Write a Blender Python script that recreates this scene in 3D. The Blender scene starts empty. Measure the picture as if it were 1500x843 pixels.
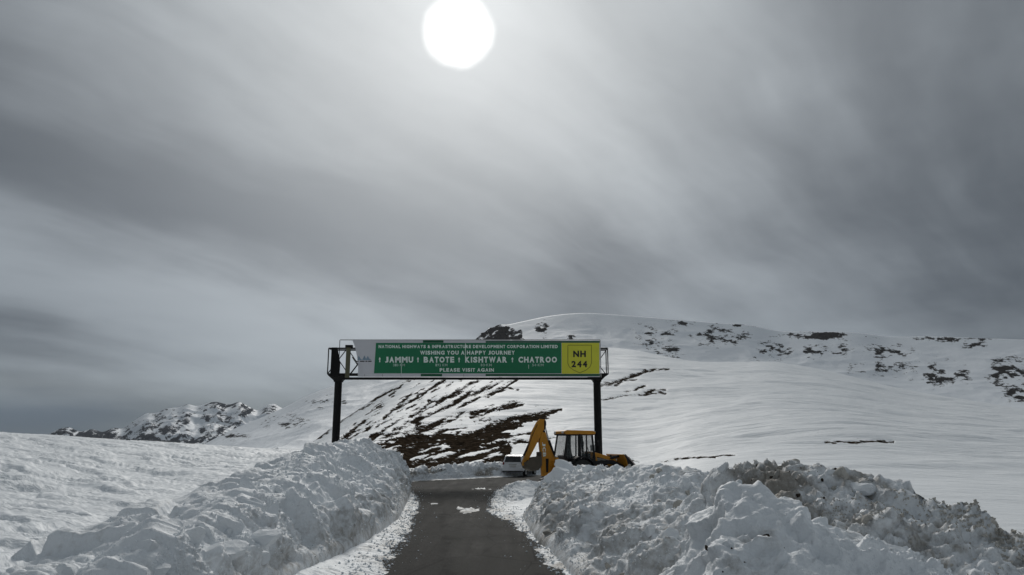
import bpy, bmesh, math, random
import numpy as np
from mathutils import Vector, Matrix, Quaternion

rng = np.random.default_rng(7)
random.seed(7)
SC = bpy.context.scene
COL = SC.collection

# ------------------------------------------------------------------ camera
F, CX, CY, H = 1100.0, 750.0, 421.5, 2.1          # focal length in photo pixels, eye height
PITCH = math.radians(12.0)
CP, SP = math.cos(PITCH), math.sin(PITCH)
cam = bpy.data.cameras.new('camera')
cam.sensor_width = 36.0
cam.lens = 36.0 * F / 1500.0
cam.clip_start, cam.clip_end = 0.1, 30000.0
camo = bpy.data.objects.new('camera', cam)
COL.objects.link(camo)
camo.location = (0, 0, H)
camo.rotation_euler = (math.pi / 2 + PITCH, 0, 0)
SC.camera = camo

def ray(px, py):
    u, v = (px - CX) / F, (CY - py) / F
    return np.array((u, CP - v * SP, SP + v * CP))
def at(px, py, Y):
    r = ray(px, py); k = Y / r[1]
    return Vector((r[0] * k, Y, H + r[2] * k))
def gp(px, py, z=0.0):
    r = ray(px, py); k = (z - H) / r[2]
    return Vector((r[0] * k, r[1] * k, z))
def proj(x, y, z):
    d = np.maximum(y * CP + (z - H) * SP, 1e-3)
    return CX + F * x / d, CY - F * (-y * SP + (z - H) * CP) / d

# ------------------------------------------------------------------ sky, sun, exposure
_s = ray(672, 47); SUN = Vector(_s).normalized()
SUN_EL = math.asin(SUN.z); SUN_AZ = math.atan2(SUN.x, SUN.y)

class NT:
    """tiny node-graph helper"""
    def __init__(s, tree): s.t = tree; s.n = tree.nodes; s.l = tree.links
    def put(s, sock, v):
        if isinstance(v, bpy.types.NodeSocket): s.l.new(v, sock)
        elif v is not None:
            if sock.type == 'RGBA' and not hasattr(v, '__len__'): v = (v, v, v, 1)
            if sock.type == 'RGBA' and len(v) == 3: v = (*v, 1)
            sock.default_value = v
    def m(s, op, a, b=None, c=None, clamp=False):
        n = s.n.new('ShaderNodeMath'); n.operation = op; n.use_clamp = clamp
        for i, v in enumerate((a, b, c)):
            if v is not None: s.put(n.inputs[i], v)
        return n.outputs[0]
    def comb(s, x, y, z):
        n = s.n.new('ShaderNodeCombineXYZ')
        for i, v in enumerate((x, y, z)): s.put(n.inputs[i], v)
        return n.outputs[0]
    def sep(s, v):
        n = s.n.new('ShaderNodeSeparateXYZ'); s.l.new(v, n.inputs[0]); return n.outputs
    def noise(s, vec, scale=1.0, detail=3.0, rough=0.5, dist=0.0):
        n = s.n.new('ShaderNodeTexNoise'); s.put(n.inputs['Vector'], vec)
        n.inputs['Scale'].default_value = scale; n.inputs['Detail'].default_value = detail
        n.inputs['Roughness'].default_value = rough; n.inputs['Distortion'].default_value = dist
        return n.outputs[0]
    def voro(s, vec, scale, feature='F1'):
        n = s.n.new('ShaderNodeTexVoronoi'); n.feature = feature
        s.put(n.inputs['Vector'], vec); n.inputs['Scale'].default_value = scale
        return n.outputs['Distance']
    def ss(s, v, a, b, lo=0.0, hi=1.0):
        n = s.n.new('ShaderNodeMapRange'); n.interpolation_type = 'SMOOTHSTEP'
        s.put(n.inputs[0], v)
        for i, q in enumerate((a, b, lo, hi)): s.put(n.inputs[1 + i], q)
        return n.outputs[0]
    def mix(s, f, a, b, typ='MIX'):
        n = s.n.new('ShaderNodeMix'); n.data_type = 'RGBA'; n.blend_type = typ
        s.put(n.inputs[0], f); s.put(n.inputs[6], a); s.put(n.inputs[7], b)
        return n.outputs[2]
    def mapping(s, vec, scale, rot=(0, 0, 0), loc=(0, 0, 0)):
        n = s.n.new('ShaderNodeMapping'); s.l.new(vec, n.inputs[0])
        n.inputs['Scale'].default_value = scale; n.inputs['Rotation'].default_value = rot
        n.inputs['Location'].default_value = loc
        return n.outputs[0]
    def attr(s, name):
        n = s.n.new('ShaderNodeAttribute'); n.attribute_name = name; return n.outputs['Fac']
    def bump(s, h, strength, dist, normal=None):
        n = s.n.new('ShaderNodeBump'); n.inputs['Strength'].default_value = strength
        n.inputs['Distance'].default_value = dist; s.l.new(h, n.inputs['Height'])
        if normal is not None: s.l.new(normal, n.inputs['Normal'])
        return n.outputs[0]

SKY_SEED = 33.9
def build_world():
    w = bpy.data.worlds.new('World'); SC.world = w; w.use_nodes = True
    g = NT(w.node_tree); g.n.clear()
    tc = g.n.new('ShaderNodeTexCoord').outputs['Generated']
    x, y, z = g.sep(tc)
    zz = g.m('ADD', g.m('MAXIMUM', z, 0.0), 0.25)
    # cloud sheet overhead: long soft bands drifting away to the right
    a = math.radians(42.0)
    xr = g.m('SUBTRACT', g.m('MULTIPLY', x, math.cos(a)), g.m('MULTIPLY', y, math.sin(a)))
    yr = g.m('ADD', g.m('MULTIPLY', y, math.cos(a)), g.m('MULTIPLY', x, math.sin(a)))
    u = g.m('DIVIDE', xr, zz); v = g.m('DIVIDE', yr, zz)
    warp = g.noise(g.comb(u, v, 3.3), 0.9, 3, 0.5)
    uw = g.m('ADD', u, g.m('MULTIPLY', g.m('SUBTRACT', warp, 0.5), 0.55))
    n1 = g.noise(g.comb(uw, g.m('MULTIPLY', v, 0.42), SKY_SEED), 1.15, 5, 0.55)
    n2 = g.noise(g.comb(uw, g.m('MULTIPLY', v, 0.22), 4.1), 4.2, 5, 0.55)
    n3 = g.noise(g.comb(u, v, 8.2 + SKY_SEED), 1.1, 5, 0.55)
    band = g.m('ADD', g.m('MULTIPLY', n1, 0.50), g.m('ADD', g.m('MULTIPLY', n2, 0.26), g.m('MULTIPLY', n3, 0.32)))
    gs = lambda c, w, k: g.m('MULTIPLY', g.m('EXPONENT', g.m('MULTIPLY', g.m('POWER', g.m('ABSOLUTE', g.m('DIVIDE', g.m('SUBTRACT', uw, c), w)), 2.0), -1.0)), k)
    band = g.m('ADD', band, g.m('ADD', gs(-1.56, 0.26, 0.11), g.m('ADD', g.m('ADD', gs(-1.15, 0.20, 0.05), gs(-2.15, 0.24, -0.09)), gs(-0.10, 0.50, 0.10))))
    dens = g.ss(band, 0.37, 0.72)                       # 0 = thin bright veil, 1 = thick dark cloud
    sd = g.n.new('ShaderNodeVectorMath'); sd.operation = 'DOT_PRODUCT'
    g.l.new(tc, sd.inputs[0]); sd.inputs[1].default_value = SUN
    c = g.m('MAXIMUM', sd.outputs['Value'], 0.0)
    wide = g.m('POWER', c, 9.0); mid = g.m('POWER', c, 50.0); near = g.m('POWER', c, 380.0)
    dens = g.m('MULTIPLY', dens, g.m('SUBTRACT', 1.0, g.m('MULTIPLY', g.m('POWER', c, 9.0), 0.60)))
    thin = g.m('SUBTRACT', 1.0, dens)
    lum = g.m('MULTIPLY', g.m('ADD', 0.038, g.m('MULTIPLY', thin, 0.112)), g.m('ADD', 0.50, g.m('MULTIPLY', g.m('MAXIMUM', z, 0.0), 2.10)))
    lum = g.m('ADD', lum, g.m('MULTIPLY', wide, g.m('ADD', 0.05, g.m('MULTIPLY', thin, 0.26))))
    lum = g.m('ADD', lum, g.m('MULTIPLY', mid, 0.03))
    lum = g.m('ADD', lum, g.m('MULTIPLY', near, 0.08))
    # the veiled sun, melting into the cloud round it
    edge = g.m('ADD', c, g.m('MULTIPLY', g.m('SUBTRACT', g.noise(tc, 30, 3, 0.6), 0.5), 0.00035))
    disc = g.ss(edge, 0.99875, 0.9999)
    el = g.m('MAXIMUM', z, 0.0)
    low = g.m('POWER', g.m('SUBTRACT', 1.0, g.m('MINIMUM', el, 1.0)), 8.0)
    az = g.m('ARCTAN2', x, y)
    lown = g.noise(g.comb(g.m('MULTIPLY', az, 1.6), g.m('MULTIPLY', z, 11.0), 5.5), 1.6, 4, 0.5)
    lum = g.m('ADD', lum, g.m('MULTIPLY', low, g.ss(lown, 0.3, 0.7, 0.02, 0.13)))
    # a darker knot of cloud above the mountain
    kd = g.n.new('ShaderNodeVectorMath'); kd.operation = 'DOT_PRODUCT'
    g.l.new(tc, kd.inputs[0]); kd.inputs[1].default_value = Vector(ray(868, 398)).normalized()
    knot = g.m('MULTIPLY', g.m('POWER', g.m('MAXIMUM', kd.outputs['Value'], 0.0), 380.0), g.ss(n2, 0.25, 0.6, 0.10, 0.34))
    lum = g.m('MULTIPLY', lum, g.m('SUBTRACT', 1.0, knot))
    # heavy blue-grey cloud bank low on the left horizon
    bankn = g.m('MULTIPLY', g.m('SUBTRACT', g.noise(g.comb(az, g.m('MULTIPLY', z, 9.0), 0.4), 5, 3, 0.5), 0.5), 0.03)
    bank = g.m('MULTIPLY', g.ss(g.m('ADD', z, bankn), 0.072, 0.028), g.ss(az, -0.34, -0.56))
    warmc = g.mix(g.m('MINIMUM', wide, 1.0), (0.90, 1.0, 1.075), (0.975, 1.0, 1.0))
    cloud = g.mix(1.0, warmc, g.comb(lum, lum, lum), 'MULTIPLY')
    cloud = g.mix(g.m('MULTIPLY', bank, 0.95), cloud, (0.026, 0.040, 0.064))
    sky = g.n.new('ShaderNodeTexSky'); sky.sky_type = 'NISHITA'; sky.sun_disc = False
    sky.sun_elevation = SUN_EL; sky.sun_rotation = SUN_AZ; sky.altitude = 3700
    bg0 = g.n.new('ShaderNodeBackground'); g.l.new(sky.outputs[0], bg0.inputs[0]); bg0.inputs[1].default_value = 0.05
    bg1 = g.n.new('ShaderNodeBackground'); g.l.new(cloud, bg1.inputs[0]); bg1.inputs[1].default_value = 1.0
    mx = g.n.new('ShaderNodeMixShader'); mx.inputs[0].default_value = 0.93
    g.l.new(bg0.outputs[0], mx.inputs[1]); g.l.new(bg1.outputs[0], mx.inputs[2])
    bg2 = g.n.new('ShaderNodeBackground'); g.put(bg2.inputs[0], (1, 0.985, 0.95)); g.l.new(g.m('MULTIPLY', disc, 0.8), bg2.inputs[1])
    ad = g.n.new('ShaderNodeAddShader'); g.l.new(mx.outputs[0], ad.inputs[0]); g.l.new(bg2.outputs[0], ad.inputs[1])
    out = g.n.new('ShaderNodeOutputWorld'); g.l.new(ad.outputs[0], out.inputs[0])
build_world()

sun = bpy.data.lights.new('sun', 'SUN'); sun.energy = 1.0; sun.angle = math.radians(16); sun.color = (1.0, 0.965, 0.91)
suno = bpy.data.objects.new('sun', sun); COL.objects.link(suno)
suno.rotation_euler = (-SUN).to_track_quat('-Z', 'Y').to_euler()
suno.location = (0, 0, 60)
SC.view_settings.view_transform = 'Standard'
SC.view_settings.look = 'None'
SC.view_settings.exposure = 0.68
SC.cycles.max_bounces = 8
SC.cycles.diffuse_bounces = 5
SC.view_settings.gamma = 1.0
SC.view_settings.use_curve_mapping = False

# ------------------------------------------------------------------ numpy noise
def _h(ix, iy, iz, seed):
    with np.errstate(over='ignore'):
        h = (ix.astype(np.int64) * 374761393 + iy.astype(np.int64) * 668265263 + iz.astype(np.int64) * 2147483647 + seed * 1274126177) & 0xFFFFFFFF
        h = ((h ^ (h >> 13)) * 1274126177) & 0xFFFFFFFF
        h = ((h ^ (h >> 16)) * 2246822519) & 0xFFFFFFFF
        h = h ^ (h >> 15)
    return (h & 0xFFFFFF) / float(0x1000000)
def vn(x, y, z=None, seed=0):
    if z is None: z = np.zeros_like(x)
    xi, yi, zi = np.floor(x), np.floor(y), np.floor(z)
    fx, fy, fz = x - xi, y - yi, z - zi
    s = lambda t: t * t * t * (t * (t * 6 - 15) + 10)
    fx, fy, fz = s(fx), s(fy), s(fz)
    r = 0
    flat = not np.any(fz)
    for dz in ((0,) if flat else (0, 1)):
        wz = 1.0 if flat else (fz if dz else 1 - fz)
        for dy in (0, 1):
            wy = fy if dy else 1 - fy
            for dx in (0, 1):
                wx = fx if dx else 1 - fx
                r = r + wx * wy * wz * _h(xi + dx, yi + dy, zi + dz, seed)
    return r * 2 - 1
def fbm(x, y, z=None, seed=0, oct=4, gain=0.5, lac=2.03):
    r, a, t = 0, 1.0, 0
    for k in range(oct):
        r = r + a * vn(x, y, z, seed + k * 17); t += a; a *= gain
        x, y = x * lac + 7.1, y * lac + 3.7
        if z is not None: z = z * lac + 1.9
    return r / t
def ridged(x, y, seed=0, oct=4):
    r, a, t = 0, 1.0, 0
    for k in range(oct):
        r = r + a * (1 - np.abs(vn(x, y, None, seed + 31 * k)) * 2); t += a; a *= 0.5
        x, y = x * 2.07 + 3.1, y * 2.07 + 9.2
    return r / t
def worley(x, y, z, seed=0):
    """F1, F2 and the tilted-plate value of the nearest cell"""
    xi, yi, zi = np.floor(x), np.floor(y), np.floor(z)
    f1 = np.full(x.shape, 9.0); f2 = np.full(x.shape, 9.0); val = np.zeros(x.shape)
    for dx in (-1, 0, 1):
        for dy in (-1, 0, 1):
            for dz in (-1, 0, 1):
                cx, cy, cz = xi + dx, yi + dy, zi + dz
                ox = cx + _h(cx, cy, cz, seed) - x; oy = cy + _h(cx, cy, cz, seed + 1) - y; oz = cz + _h(cx, cy, cz, seed + 2) - z
                d = np.sqrt(ox * ox + oy * oy + oz * oz)
                v = (_h(cx, cy, cz, seed + 3) * 2 - 1) + 1.1 * (ox * (_h(cx, cy, cz, seed + 4) * 2 - 1) + oy * (_h(cx, cy, cz, seed + 5) * 2 - 1) + oz * (_h(cx, cy, cz, seed + 6) * 2 - 1))
                n = d < f1
                f2 = np.where(n, f1, np.minimum(f2, d)); val = np.where(n, v, val); f1 = np.where(n, d, f1)
    return f1, f2, val
def ss(a, b, x):
    t = np.clip((x - a) / (b - a), 0, 1); return t * t * (3 - 2 * t)
def interp(x, pts):
    p = sorted(pts); return np.interp(x, [q[0] for q in p], [q[1] for q in p])

# ------------------------------------------------------------------ mesh helpers
def tag(o, label=None, cat=None, group=None, kind=None):
    if label: o['label'] = label
    if cat: o['category'] = cat
    if group: o['group'] = group
    if kind: o['kind'] = kind
    return o
def link(name, me, mat=None, parent=None):
    o = bpy.data.objects.new(name, me); COL.objects.link(o)
    if mat is not None:
        me.materials.clear(); me.materials.append(mat)
    if parent is not None: o.parent = parent
    return o
def empty(name, loc=(0, 0, 0), rz=0.0):
    o = bpy.data.objects.new(name, None); COL.objects.link(o)
    o.empty_display_size = 0.3; o.location = loc; o.rotation_euler = (0, 0, rz)
    return o
def grid_mesh(name, X, Y, Z, attrs=None, smooth=True, wrap=False):
    nu, nv = X.shape
    me = bpy.data.meshes.new(name)
    co = np.stack([X, Y, Z], -1).reshape(-1, 3).astype(np.float32)
    i = np.arange(nu * nv).reshape(nu, nv)
    a, b, c, d = i[:-1, :-1], i[1:, :-1], i[1:, 1:], i[:-1, 1:]
    f = np.stack([a, b, c, d], -1).reshape(-1, 4).astype(np.int32)
    me.vertices.add(len(co)); me.vertices.foreach_set('co', co.ravel())
    me.loops.add(f.size); me.loops.foreach_set('vertex_index', f.ravel())
    me.polygons.add(len(f)); me.polygons.foreach_set('loop_start', np.arange(0, f.size, 4, dtype=np.int32))
    me.polygons.foreach_set('loop_total', np.full(len(f), 4, np.int32))
    me.polygons.foreach_set('use_smooth', np.full(len(f), smooth, bool))
    me.update(calc_edges=True)
    for k, v in (attrs or {}).items():
        at_ = me.attributes.new(k, 'FLOAT', 'POINT'); at_.data.foreach_set('value', v.astype(np.float32).ravel())
    return me

# ------------------------------------------------------------------ materials
def new_mat(name):
    m = bpy.data.materials.new(name); m.use_nodes = True
    g = NT(m.node_tree); b = g.n['Principled BSDF']
    return m, g, b
def snow_mat(name, scale=1.0, ripple=0.0, bump=0.5, rockcol=((0.013, 0.010, 0.0072), (0.068, 0.049, 0.033)), soft=0.5, edge=0.35, nscale=1.2, rot=0.0, tint=(0.86, 0.89, 0.915)):
    m, g, b = new_mat(name)
    p = g.n.new('ShaderNodeTexCoord').outputs['Object']
    big = g.noise(p, 0.35 / scale, 4, 0.55)
    fine = g.noise(p, 9.0 / scale, 4, 0.6)
    grain = g.noise(p, 42.0 / scale, 2, 0.6)
    col = g.mix(big, tuple(0.92 * t for t in tint), tint)
    # dirt worked into the snow
    dn = g.noise(p, 3.1 / scale, 6, 0.68)
    dirt = g.attr('dirt')
    df = g.ss(g.m('ADD', g.m('MULTIPLY', dirt, 1.0), g.m('MULTIPLY', g.m('SUBTRACT', dn, 0.5), 1.5)), 0.12, 0.95)
    df = g.m('MULTIPLY', df, g.ss(dirt, 0.0, 0.12))
    dcol = g.mix(fine, (0.19, 0.17, 0.145), (0.44, 0.42, 0.385))
    col = g.mix(df, col, dcol)
    speck = g.m('MULTIPLY', g.ss(g.noise(p, 17.0 / scale, 3, 0.6), 0.66, 0.72), g.ss(dirt, 0.25, 0.75))
    col = g.mix(speck, col, (0.035, 0.028, 0.022))
    # bare ground / rock
    rock = g.attr('rock')
    rn = g.noise(p, nscale / scale, 5, 0.65)
    rn2 = g.noise(p, nscale * 5.0 / scale, 3, 0.6)
    rv = g.m('ADD', rock, g.m('ADD', g.m('MULTIPLY', g.m('SUBTRACT', rn, 0.5), soft * 1.6), g.m('MULTIPLY', g.m('SUBTRACT', rn2, 0.5), soft * 0.8)))
    rf = g.m('MULTIPLY', g.ss(rv, 0.5 - edge * 0.25, 0.5 + edge * 0.25), g.ss(rock, 0.03, 0.12))
    rcol = g.mix(g.ss(g.noise(p, nscale * 2.2 / scale, 5, 0.7), 0.35, 0.7), rockcol[0], rockcol[1])
    col = g.mix(rf, col, rcol)
    g.put(b.inputs['Base Color'], col)
    g.put(b.inputs['Roughness'], g.mix(rf, (0.62,) * 3, (0.9,) * 3))
    g.put(b.inputs['Specular IOR Level'], g.m('MULTIPLY', g.m('SUBTRACT', 1.0, rf), 0.22))
    h = g.m('ADD', g.m('MULTIPLY', fine, 0.6), g.m('ADD', g.m('MULTIPLY', grain, 0.25), g.m('MULTIPLY', g.noise(p, 2.2 / scale, 3, 0.5), 1.2)))
    nrm = g.bump(h, bump, 0.06 * scale)
    if ripple:
        q = g.mapping(g.mapping(p, (1, 1, 1), (0, 0, math.radians(rot))), (0.17, 0.80, 0.5))
        r1 = g.noise(q, 1.0, 6, 0.65, 0.9)
        q2 = g.mapping(g.mapping(p, (1, 1, 1), (0, 0, math.radians(rot * 0.4))), (0.018, 0.14, 0.1))
        r2 = g.noise(q2, 1.0, 5, 0.6, 1.2)
        nrm = g.bump(g.m('ADD', g.m('MULTIPLY', g.ss(r1, 0.38, 0.62), 0.25), g.m('MULTIPLY', r2, 1.6)), ripple, 0.55, nrm)
    g.l.new(nrm, b.inputs['Normal'])
    return m
def plain_mat(name, col, rough=0.5, metal=0.0, var=0.25, scale=6.0, bump=0.0, dirt=0.0, dirtcol=(0.12, 0.10, 0.08), spec=0.5):
    m, g, b = new_mat(name)
    p = g.n.new('ShaderNodeTexCoord').outputs['Object']
    n = g.noise(p, scale, 5, 0.6)
    c = g.mix(n, tuple(t * (1 - var) for t in col), tuple(min(1, t * (1 + var)) for t in col))
    if dirt:
        d = g.ss(g.noise(p, scale * 0.45, 6, 0.7), 0.62 - 0.25 * dirt, 0.8)
        c = g.mix(g.m('MULTIPLY', d, dirt), c, dirtcol)
    g.put(b.inputs['Base Color'], c)
    g.put(b.inputs['Roughness'], g.m('ADD', rough - 0.08, g.m('MULTIPLY', n, 0.16)))
    b.inputs['Metallic'].default_value = metal
    b.inputs['Specular IOR Level'].default_value = spec
    if bump: g.l.new(g.bump(g.noise(p, scale * 6, 3, 0.6), bump, 0.01), b.inputs['Normal'])
    return m
def glass_mat(name, col, alpha=0.6):
    m, g, b = new_mat(name)
    n = g.noise(g.n.new('ShaderNodeTexCoord').outputs['Object'], 3, 4, 0.6)
    g.put(b.inputs['Base Color'], g.mix(n, col, tuple(c * 1.5 for c in col)))
    b.inputs['Roughness'].default_value = 0.08
    b.inputs['Alpha'].default_value = alpha
    return m

M = {}
M['ground'] = snow_mat('field_snow', ripple=0.42, rot=33.0, bump=0.35, soft=0.55, nscale=0.9)
M['hill'] = snow_mat('hill_snow', scale=3.0, ripple=0.5, rot=4.0, bump=0.35, soft=1.25, nscale=1.9, edge=0.5)
M['mountain'] = snow_mat('mountain_snow', scale=14.0, bump=0.5, soft=0.9, nscale=1.6, edge=0.3, rockcol=((0.018, 0.018, 0.019), (0.07, 0.065, 0.06)), tint=(0.80, 0.84, 0.885))  # lower, bluer tint paints cloud shadow into the snow colour
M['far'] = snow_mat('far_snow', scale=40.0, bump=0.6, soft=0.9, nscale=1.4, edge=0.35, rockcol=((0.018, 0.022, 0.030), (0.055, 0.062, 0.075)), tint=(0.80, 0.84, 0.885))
M['bank'] = snow_mat('ploughed_snow', scale=0.5, bump=1.0, soft=0.5, nscale=1.5)
M['block'] = snow_mat('snow_block', scale=0.35, bump=0.6, soft=0.4)
M['dirty_block'] = plain_mat('dirty_snow_block', (0.50, 0.48, 0.44), 0.85, var=0.45, scale=5, bump=0.7, dirt=0.5, spec=0.2)
M['clod'] = plain_mat('earth_clod', (0.055, 0.043, 0.033), 0.95, var=0.5, scale=9, bump=0.8, spec=0.15)
def asphalt():
    m, g, b = new_mat('worn_asphalt')
    p = g.n.new('ShaderNodeTexCoord').outputs['Object']
    x, y, z = g.sep(p)
    big = g.noise(p, 0.5, 5, 0.6)
    agg = g.noise(p, 55, 3, 0.7)
    cross = g.noise(g.mapping(p, (0.7, 3.2, 1), (0, 0, 0.15)), 1.4, 4, 0.65)
    track = g.noise(g.mapping(p, (3.2, 0.16, 1), (0, 0, -0.075)), 1.0, 4, 0.6)
    v = g.m('ADD', g.m('MULTIPLY', big, 0.4), g.m('ADD', g.m('MULTIPLY', cross, 0.3), g.m('MULTIPLY', track, 0.5)))
    c = g.mix(g.ss(v, 0.50, 0.70), (0.009, 0.009, 0.0088), (0.037, 0.0365, 0.034))
    c = g.mix(g.m('MULTIPLY', g.ss(agg, 0.45, 0.75), 0.3), c, (0.085, 0.083, 0.076))
    seam = g.m('ADD', x, g.m('ADD', g.m('MULTIPLY', y, 0.10), g.m('MULTIPLY', g.noise(p, 1.3, 3, 0.6), 0.22)))
    sf = g.m('MULTIPLY', g.ss(g.m('ABSOLUTE', g.m('ADD', seam, -0.39)), 0.20, 0.04), g.ss(g.noise(p, 2.3, 4, 0.6), 0.35, 0.6))
    c = g.mix(g.m('MULTIPLY', sf, 0.85), c, (0.010, 0.010, 0.0095))
    right = g.ss(seam, 0.30, 0.60)
    c = g.mix(g.m('MULTIPLY', right, 0.30), c, (0.060, 0.059, 0.054))
    patch = g.ss(g.noise(g.mapping(p, (0.55, 0.22, 1)), 1.0, 4, 0.6), 0.56, 0.62)
    c = g.mix(g.m('MULTIPLY', patch, 0.55), c, (0.012, 0.012, 0.0118))
    crack = g.ss(g.voro(g.mapping(p, (1.0, 0.5, 1)), 0.9, 'DISTANCE_TO_EDGE'), 0.02, 0.006)
    c = g.mix(g.m('MULTIPLY', crack, 0.6), c, (0.008, 0.008, 0.008))
    g.put(b.inputs['Base Color'], c)
    g.put(b.inputs['Roughness'], g.ss(v, 0.35, 0.75, 0.78, 0.95))
    b.inputs['Specular IOR Level'].default_value = 0.08
    g.l.new(g.bump(g.m('ADD', agg, g.m('MULTIPLY', big, 2.0)), 0.6, 0.012), b.inputs['Normal'])
    return m
M['asphalt'] = asphalt()
M['steel_black'] = plain_mat('black_painted_steel', (0.006, 0.006, 0.006), 0.6, var=0.4, scale=4, bump=0.15, dirt=0.2, dirtcol=(0.03, 0.02, 0.014), spec=0.18)
M['olive'] = plain_mat('olive_painted_steel', (0.10, 0.10, 0.055), 0.6, var=0.3, scale=3, dirt=0.4)
M['sign_green'] = plain_mat('sign_green_sheet', (0.002, 0.165, 0.066), 0.45, var=0.12, scale=1.2, dirt=0.08)
M['sign_dark_green'] = plain_mat('sign_dark_green_sheet', (0.002, 0.085, 0.035), 0.5, var=0.15, scale=1.5)
M['sign_grey'] = plain_mat('sign_weathered_white', (0.60, 0.60, 0.63), 0.6, var=0.10, scale=1.4, dirt=0.15, dirtcol=(0.3, 0.28, 0.26))
M['sign_yellow'] = plain_mat('sign_yellow_sheet', (0.66, 0.66, 0.045), 0.45, var=0.12, scale=1.4)
M['sign_text'] = plain_mat('sign_lettering_white', (0.78, 0.86, 0.80), 0.5, var=0.12, scale=3)
M['sign_small'] = plain_mat('sign_lettering_faded', (0.40, 0.56, 0.47), 0.55, var=0.2, scale=3)
M['sign_black'] = plain_mat('sign_lettering_black', (0.012, 0.012, 0.012), 0.5, var=0.2)
M['sign_line'] = plain_mat('sign_outline_olive', (0.16, 0.16, 0.02), 0.5, var=0.2)
M['sign_blue'] = plain_mat('sign_faded_blue', (0.21, 0.30, 0.38), 0.6, var=0.25, scale=5)
M['yellow'] = plain_mat('machine_yellow_paint', (0.50, 0.215, 0.016), 0.55, var=0.28, scale=3, dirt=0.55, dirtcol=(0.11, 0.07, 0.035), spec=0.3)
M['black'] = plain_mat('machine_black_paint', (0.009, 0.009, 0.010), 0.5, var=0.3, scale=4, dirt=0.25, dirtcol=(0.04, 0.032, 0.025), spec=0.25)
M['rubber'] = plain_mat('tyre_rubber', (0.018, 0.018, 0.018), 0.85, var=0.3, scale=8, bump=0.4, dirt=0.3)
M['rim'] = plain_mat('wheel_rim', (0.55, 0.55, 0.52), 0.5, var=0.2, scale=5, dirt=0.4)
M['chrome'] = plain_mat('hydraulic_rod', (0.62, 0.63, 0.65), 0.22, metal=1.0, var=0.1)
M['bucket'] = plain_mat('muddy_bucket_steel', (0.085, 0.070, 0.050), 0.8, var=0.4, scale=5, bump=0.6, dirt=0.5, dirtcol=(0.13, 0.10, 0.07))
M['worn'] = plain_mat('worn_bare_steel', (0.34, 0.28, 0.26), 0.5, metal=0.4, var=0.3, scale=5)
M['glass'] = glass_mat('cab_glass', (0.05, 0.065, 0.065), 0.20)
M['dark_glass'] = glass_mat('tinted_window', (0.012, 0.014, 0.015), 0.82)
M['seat'] = plain_mat('cab_interior', (0.03, 0.03, 0.03), 0.8, var=0.3)
M['white'] = plain_mat('car_white_paint', (0.80, 0.81, 0.82), 0.28, var=0.05, scale=2, dirt=0.2, dirtcol=(0.35, 0.33, 0.30))
M['trim'] = plain_mat('car_black_trim', (0.02, 0.02, 0.02), 0.6, var=0.2)
M['red'] = plain_mat('tail_lamp_red', (0.22, 0.012, 0.010), 0.2, var=0.2)
M['lamp'] = plain_mat('lamp_lens', (0.7, 0.7, 0.68), 0.15, var=0.05)
M['plate'] = plain_mat('number_plate', (0.62, 0.62, 0.60), 0.5, var=0.05)
M['panel_grey'] = plain_mat('pale_grey_panel', (0.42, 0.42, 0.40), 0.5, var=0.15)

# ------------------------------------------------------------------ terrain
def edge_pts(px): return [gp(a, b) for a, b in px]
RL = edge_pts([(568, 843), (588, 808), (602, 790), (611, 756), (615, 746), (618, 738), (608, 722), (594, 708)])
RR = edge_pts([(812, 843), (790, 826), (780, 802), (766, 784), (744, 766), (712, 752), (714, 736), (724, 720), (734, 715), (742, 709)])
XL = [(-40, -0.6), (0, -1.75), (6, -1.95)] + [(p.y, p.x) for p in RL]
XR = [(-40, 2.3), (0, 1.1), (6, 0.95)] + [(p.y, p.x) for p in RR]
FN = [(p.x, p.y) for p in edge_pts([(742, 709), (802, 706.5)])] + [(6.5, 48.5), (9, 51.5)]
FF = [(p.x, p.y) for p in edge_pts([(594, 707), (620, 704.5), (680, 702), (732, 699.5), (800, 696)])] + [(6, 59), (9, 61.5)]
def road_d(x, y):
    """signed distance-like value, positive inside the asphalt"""
    xl, xr = interp(y, XL), interp(y, XR)
    ytop = interp(x, FF)
    dA = np.minimum(np.minimum(x - xl, xr - x), ytop - y)
    dB = np.minimum(np.minimum(y - interp(x, FN), ytop - y), np.minimum(x + 6.3, 9.0 - x))
    return np.maximum(dA, dB)
def field_z(x, y):
    d = road_d(x, y); e = np.maximum(-d, 0)
    xm = 0.5 * (interp(y, XL) + interp(y, XR)); left = ss(0.0, 1.0, (xm - x))
    zl = (0.62 + 0.95 * ss(6, 44, y) + 0.075 * np.maximum(0, -x - 13)) * (1 - 0.75 * ss(41, 45, y) * ss(-11, -7, x))
    zr = 0.22 + 0.010 * np.maximum(0, np.hypot(x, y) - 10)
    return (left * zl + (1 - left) * zr) * (left * ss(1.2, 3.2, e) + (1 - left) * ss(0.8, 4.5, e))
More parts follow.
